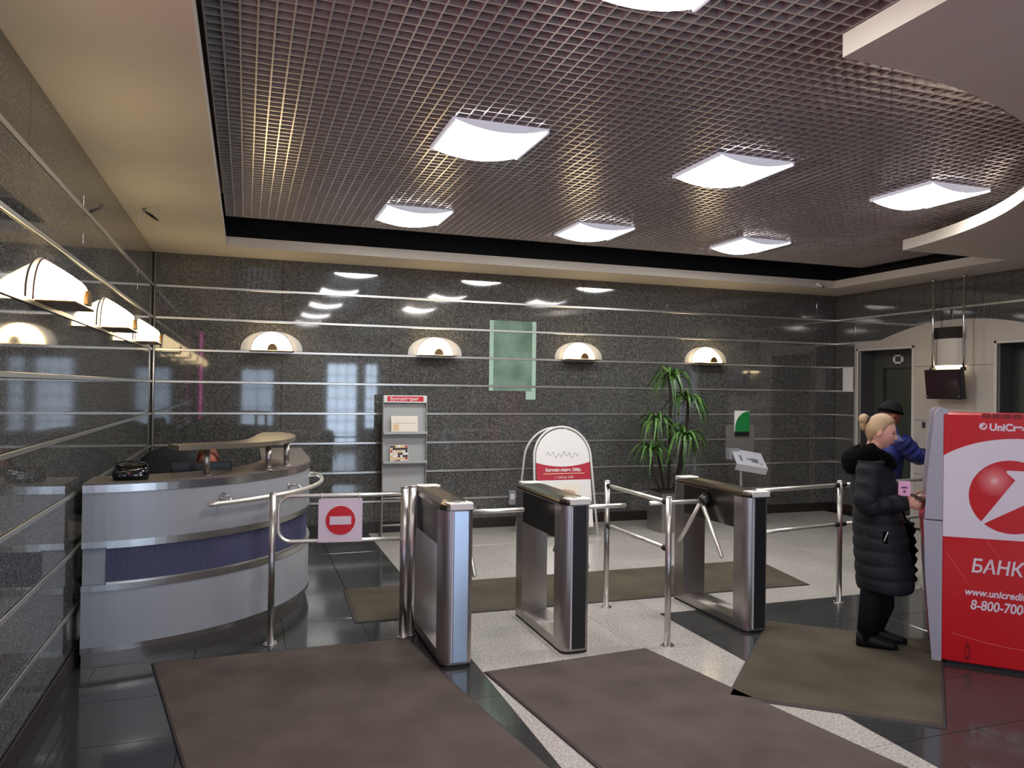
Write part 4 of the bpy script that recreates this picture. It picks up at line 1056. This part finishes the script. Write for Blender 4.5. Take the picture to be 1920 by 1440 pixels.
# fur hood lying on shoulders
rf = random.Random(5)
pts = [Vector((-.075+.155*cos(a)*1.0, .165*sin(a), 1.285-.055*cos(a)*-1 - .05*max(0, cos(a)) - .02)) for a in [2*pi*k/28 for k in range(28)]]
def hoodp(a): return Vector((-.055+(.115 if cos(a) < 0 else .110)*cos(a), .135*sin(a), 1.305-.055*max(0, -cos(a))-.07*max(0, cos(a))))
pts = [hoodp(2*pi*k/28) for k in range(28)]
m = MB(); m.tube(pts, [.070 if cos(2*pi*k/28) < .2 else .056 for k in range(28)], 20, closed=True)
m.ball((-.13, 0, 1.235), .105, .165, .10, n=24, m=16)
def fuzz(mb, amp):
    mb.v = [tuple(Vector(v)+Vector((rf.uniform(-amp, amp), rf.uniform(-amp, amp), rf.uniform(-amp, amp)))) for v in mb.v]
fuzz(m, .006); hood = m.build('fur_hood', 'fur_black', wm)
tf = MB()
for i in range(2600):
    a = rf.uniform(0, 2*pi); k = rf.uniform(0, 2*pi); R1 = .165 if cos(a) < 0 else .135
    rr_ = .068 if cos(a) < .2 else .055
    c_ = hoodp(a)
    rad = Vector((cos(a), sin(a), 0)); d = (rad*cos(k)+Vector((0, 0, 1))*sin(k)); p = c_+d*rr_; tt = Vector((-sin(a), cos(a), 0)); e_ = p+(d+Vector((rf.uniform(-.6, .6), rf.uniform(-.6, .6), rf.uniform(-.9, .2))))*.02
    tf.add([p-tt*.003, p+tt*.003, e_], [(0, 1, 2)])
o = tf.build('fur_tufts', 'fur_black', hood, recalc=False); o['kind'] = 'stuff'
m = MB(); m.rings([ringz((0, 0), .145, .18, .93+.004*i, quilt=None) for i in range(2)]) if False else None
MB().box(.015, .045, -.196, -.188, .72, .80, M=Matrix.Rotation(.0, 4, 'Y')).build('pocket_patch', 'fur_black', wm)
m = MB(); m.tube([(.045, -.195, .80), (.022, -.199, .735)], .0035, 6); m.build('pocket_zip', 'white_plastic', wm)
for L_, nm in zip(legs, ('a', 'b')):
    m = MB(); m.tube([(x, y, max(z, .10)) for x, y, z in [L_[0], L_[1], L_[2], L_[3]]], [.10, .072, .066, .056], 20); m.build('trouser_leg', 'trouser_black', wm)
    x, y, z = L_[-1]
    m = MB(); m.loft([((x-.055, y, .045), (0, .032, 0), (0, 0, .04)), ((x-.03, y, .05), (0, .042, 0), (0, 0, .05)), ((x+.03, y, .045), (0, .045, 0), (0, 0, .045)), ((x+.10, y, .034), (0, .047, 0), (0, 0, .034)), ((x+.165, y, .026), (0, .040, 0), (0, 0, .025)), ((x+.20, y, .02), (0, .02, 0), (0, 0, .016))], 20, pw=2.4)
    m.tube([(x+.005, y, .04), (x+.006, y, .16), (x+.022, y, .26)], [.046, .050, .058], 20); m.build('boot', 'boot_black', wm)
# what she holds (world things, placed with her frame)
WM = Matrix.Translation((4.10, 4.10, .012)) @ Matrix.Rotation(math.atan2(-.70, .714)+radians(3), 4, 'Z')
def held(name, label, cat, p, rz_off=0.):
    q = WM @ Vector(p); return thing(name, label, cat, q, math.atan2(-.70, .714)+radians(3)+rz_off)
cdp = held('pink_card', 'pink booklet held upright in the woman\'s hands', 'booklet', (.145, -.125, 1.035))
MB().box(-.036, .036, -.004, .004, 0, .098).build('cover', 'card_pink', cdp, bevel=.002)
m = MB(); m.box(-.018, .018, -.0048, -.0042, .05, .062); m.box(-.007, .009, -.0048, -.0042, .022, .038); m.build('printed_mark', 'card_ink', cdp)
wlt = held('wallet', 'open dark brown wallet in the woman\'s hands', 'wallet', (.225, -.10, 1.015), .1)
Mw = Matrix.Rotation(radians(24), 4, 'Y')
MB().box(-.03, .13, -.05, .05, .0, .010, M=Mw).build('flap', 'wallet_brown', wlt, bevel=.003); MB().box(-.03, .13, -.05, .05, .014, .024, M=Mw @ Matrix.Rotation(radians(-5), 4, 'Y')).build('flap', 'wallet_brown', wlt, bevel=.003)
MB().box(.09, .10, -.051, -.047, .002, .03, M=Mw).build('clasp', 'wallet_edge', wlt)
hb = held('shoulder_bag', 'black ruffled bag hanging at the woman\'s far side', 'bag', (.195, .15, .42))
m = MB(); rg = []
for i in range(31):
    z = .40*i/30; s_ = .75+.25*sin(pi*min(1, (z+.05)/.4)); wv = .010*sin(z*95)
    rg.append([Vector(((.052+wv)*s_*cos(2*pi*k/24)*(1+.10*sin(5*2*pi*k/24+z*40)), (.08+wv)*s_*sin(2*pi*k/24), z)) for k in range(24)])
m.rings(rg); m.build('body', 'fur_black', hb)
m = MB(); m.tube([(0, .06, .39), (-.04, .05, .50), (-.12, .05, .58), (-.06, -.0, .50), (0, -.04, .39)], .006, 8); m.build('strap', 'fur_black', hb)

# ---- man in blue jacket and black beanie, bent forward with one arm out
MDX = .07
man = person('man in blue jacket and black beanie reaching forward behind the woman', (5.68, 5.55, 0), math.atan2(-.33, .944)+radians(4))
HC2 = Vector((.0, 0, 1.53)); M2 = Matrix.Translation(HC2) @ Matrix.Rotation(radians(16), 4, 'Y')
b = MB(); head(b, HC2, 1.02, 0, radians(16))
limb(b, [(-.03, 0, 1.34), (-.02, 0, 1.40), (-.01, 0, 1.47)], [.07, .062, .058])
b.loft([((-.05, 0, .80), (.11, 0, 0), (0, .16, 0)), ((-.065, 0, .98), (.11, 0, .02), (0, .15, 0)), ((-.07, 0, 1.18), (.10, 0, 0), (0, .16, 0)), ((-.04, 0, 1.32), (.07, 0, 0), (0, .135, 0)), ((-.03, 0, 1.38), (.06, 0, 0), (0, .09, 0))], 28)
for s_, dx in ((-1, .0), (1, .10)):
    limb(b, [(-.05, s_*.09, .85), (.0+dx, s_*.10, .48), (-.01+dx, s_*.10, .09)], [.10, .062, .042])
    x = -.01+dx; b.loft([((x-.05, s_*.10, .04), (0, .035, 0), (0, 0, .035)), ((x+.05, s_*.10, .045), (0, .042, 0), (0, 0, .04)), ((x+.18, s_*.10, .025), (0, .03, 0), (0, 0, .02))], 16)
mR = (Vector((-.02, -.19, 1.30)), Vector((.13, -.20, 1.16)), Vector((.37, -.16, 1.15)))
mL = (Vector((-.02, .19, 1.30)), Vector((.0, .22, 1.06)), Vector((.08, .20, .86)))
for a in (mR, mL): limb(b, [a[0]+Vector((0, -.06*(1 if a[0].y > 0 else -1), -.02)), a[0].lerp(a[1], .25), a[1], a[2]], [.035, .045, .045, .030])
hand(b, mR[2], (1, .05, .0), (0, .3, -1), 1.0, .3, thumb=1); hand(b, mL[2], (1, -.1, .1), (0, -.3, -1), 1.0, .4, thumb=-1)
fuse(b, 'body', 'skin_tan', man, .006)
for sgn in (1, -1): m = MB(); m.ball((.083, sgn*.031, .006), .006, .011, .005, M=M2); m.build('eye', 'eye', man)
m = MB(); R = []
for i in range(15):
    t = pi/2*min(i/14, .985); R.append([M2 @ Vector((.108*cos(t)*cos(2*pi*k/32)-.006, .090*cos(t)*sin(2*pi*k/32), .028+.108*sin(t))) for k in range(32)])
R = [[M2 @ Vector((.112*cos(2*pi*k/32)-.006, .094*sin(2*pi*k/32), .024-.03*(-cos(2*pi*k/32)*.5+.5))) for k in range(32)]] + R
m.rings(R); m.build('beanie', 'trouser_black', man)
m = MB(); m.tube([M2 @ Vector((.109*cos(2*pi*k/32)-.006, .091*sin(2*pi*k/32), .035-.012*(.5-.5*cos(2*pi*k/32)))) for k in range(32)], .010, 8, closed=True); m.build('beanie_cuff', 'fur_black', man)
m = MB(); rs = []
for (z, cx, rx, ry) in ((.74, -.06, .16, .20), (.80, -.06, .165, .205), (.95, -.07, .15, .185), (1.10, -.06, .155, .20), (1.24, -.045, .140, .21), (1.33, -.04, .110, .185), (1.39, -.03, .085, .10), (1.43, -.02, .078, .085)): rs.append([Vector((cx+rx*cos(2*pi*k/32), ry*sin(2*pi*k/32)*(1+.02*sin(z*60)), z+.10*cos(2*pi*k/32)*-.3)) for k in range(32)])
m.rings(rs); m.build('jacket', 'jacket_blue', man)
sleeve(*mR, par=man, mt='jacket_blue', r=(.088, .085, .074, .066, .048)); sleeve(*mL, par=man, mt='jacket_blue', r=(.088, .085, .074, .066, .048))
m = MB(); d = (mR[2]-mR[1]).normalized(); m.tube([mR[1]+d*.06, mR[1]+d*.15, mR[2]+d*.01], [.074, .070, .054], 20); m.build('sleeve_band', 'jacket_dark', man)
for s_, dx in ((-1, .0), (1, .10)):
    m = MB(); m.tube([(-.05, s_*.09, .84), (.0+dx, s_*.10, .48), (-.01+dx, s_*.10, .10)], [.118, .085, .072], 20); m.build('trouser_leg', 'trouser_black', man)
    x = -.01+dx; m = MB(); m.loft([((x-.075, s_*.10, .045), (0, .035, 0), (0, 0, .04)), ((x, s_*.10, .055), (0, .05, 0), (0, 0, .055)), ((x+.10, s_*.10, .04), (0, .052, 0), (0, 0, .04)), ((x+.21, s_*.10, .025), (0, .03, 0), (0, 0, .022))], 20, pw=2.4); m.build('shoe', 'boot_black', man)

# ---- guard sitting behind the desk, only the head shows
gd = person('seated attendant with reddish hair behind the reception monitor', (-.27, 6.42, 0), radians(-88))
HC3 = Vector((.02, 0, 1.125)); b = MB(); head(b, HC3, .97, 0, radians(12)); M3 = Matrix.Translation(HC3) @ Matrix.Rotation(radians(12), 4, 'Y')
limb(b, [(-.06, 0, .96), (-.03, 0, 1.03), (-.01, 0, 1.09)], [.062, .055, .052])
b.loft([((-.06, 0, .48), (.12, 0, 0), (0, .16, 0)), ((-.06, 0, .65), (.11, 0, 0), (0, .14, 0)), ((-.07, 0, .85), (.11, 0, 0), (0, .17, 0)), ((-.07, 0, .95), (.07, 0, 0), (0, .14, 0))], 26)
for s_ in (-1, 1):
    limb(b, [(-.06, s_*.09, .50), (.34, s_*.10, .50), (.34, s_*.10, .09)], [.085, .062, .042]); limb(b, [(-.07, s_*.17, .90), (.0, s_*.22, .72), (.20, s_*.14, .76)], [.05, .042, .028])
    b.loft([((.30, s_*.10, .04), (0, .035, 0), (0, 0, .035)), ((.40, s_*.10, .045), (0, .042, 0), (0, 0, .04)), ((.52, s_*.10, .025), (0, .03, 0), (0, 0, .02))], 14)
    hand(b, (.20, s_*.14, .76), (1, -s_*.2, -.05), (0, 0, -1), .95, .25, thumb=-s_)
fuse(b, 'body', 'skin_guard', gd, .006)
for sgn in (1, -1): m = MB(); m.ball((.080, sgn*.030, .006), .006, .011, .005, M=M3); m.build('eye', 'eye', gd)
m = MB(); R = []
for i in range(21):
    t = -.7+(pi/2+.7)*min(i/20, .99); r = []
    for k in range(36):
        x, y, z = .104*cos(t)*cos(2*pi*k/36), .082*cos(t)*sin(2*pi*k/36), .120*sin(t)+.004
        lim = .02+.5*max(0, z)
        if z < .085: x = min(x, lim)
        r.append(M3 @ Vector((x, y, z)))
    R.append(r)
m.rings(R); m.build('hair', 'hair_red', gd)
m = MB(); m.rings([[Vector((cx+rx*cos(2*pi*k/28), ry*sin(2*pi*k/28), z)) for k in range(28)] for z, cx, rx, ry in ((.47, -.06, .15, .19), (.6, -.06, .135, .165), (.8, -.07, .135, .19), (.93, -.07, .10, .17), (.975, -.06, .07, .085), (1.01, -.05, .062, .07))]); m.build('jacket', 'uniform', gd)
for s_ in (-1, 1):
    sleeve((-.07, s_*.17, .90), (.0, s_*.22, .72), (.19, s_*.14, .76), par=gd, mt='uniform', r=(.07, .065, .058, .05, .040))
    m = MB(); m.tube([(-.06, s_*.09, .50), (.34, s_*.10, .50), (.34, s_*.10, .10)], [.10, .078, .06], 18); m.build('trouser_leg', 'uniform', gd)
    m = MB(); m.loft([((.27, s_*.10, .045), (0, .035, 0), (0, 0, .04)), ((.34, s_*.10, .055), (0, .05, 0), (0, 0, .055)), ((.44, s_*.10, .04), (0, .052, 0), (0, 0, .04)), ((.55, s_*.10, .025), (0, .03, 0), (0, 0, .022))], 18); m.build('shoe', 'boot_black', gd)
office_chair((-.27, 6.50, -.0), radians(2), 'black office chair carrying the seated attendant').scale = (1, 1, .80)
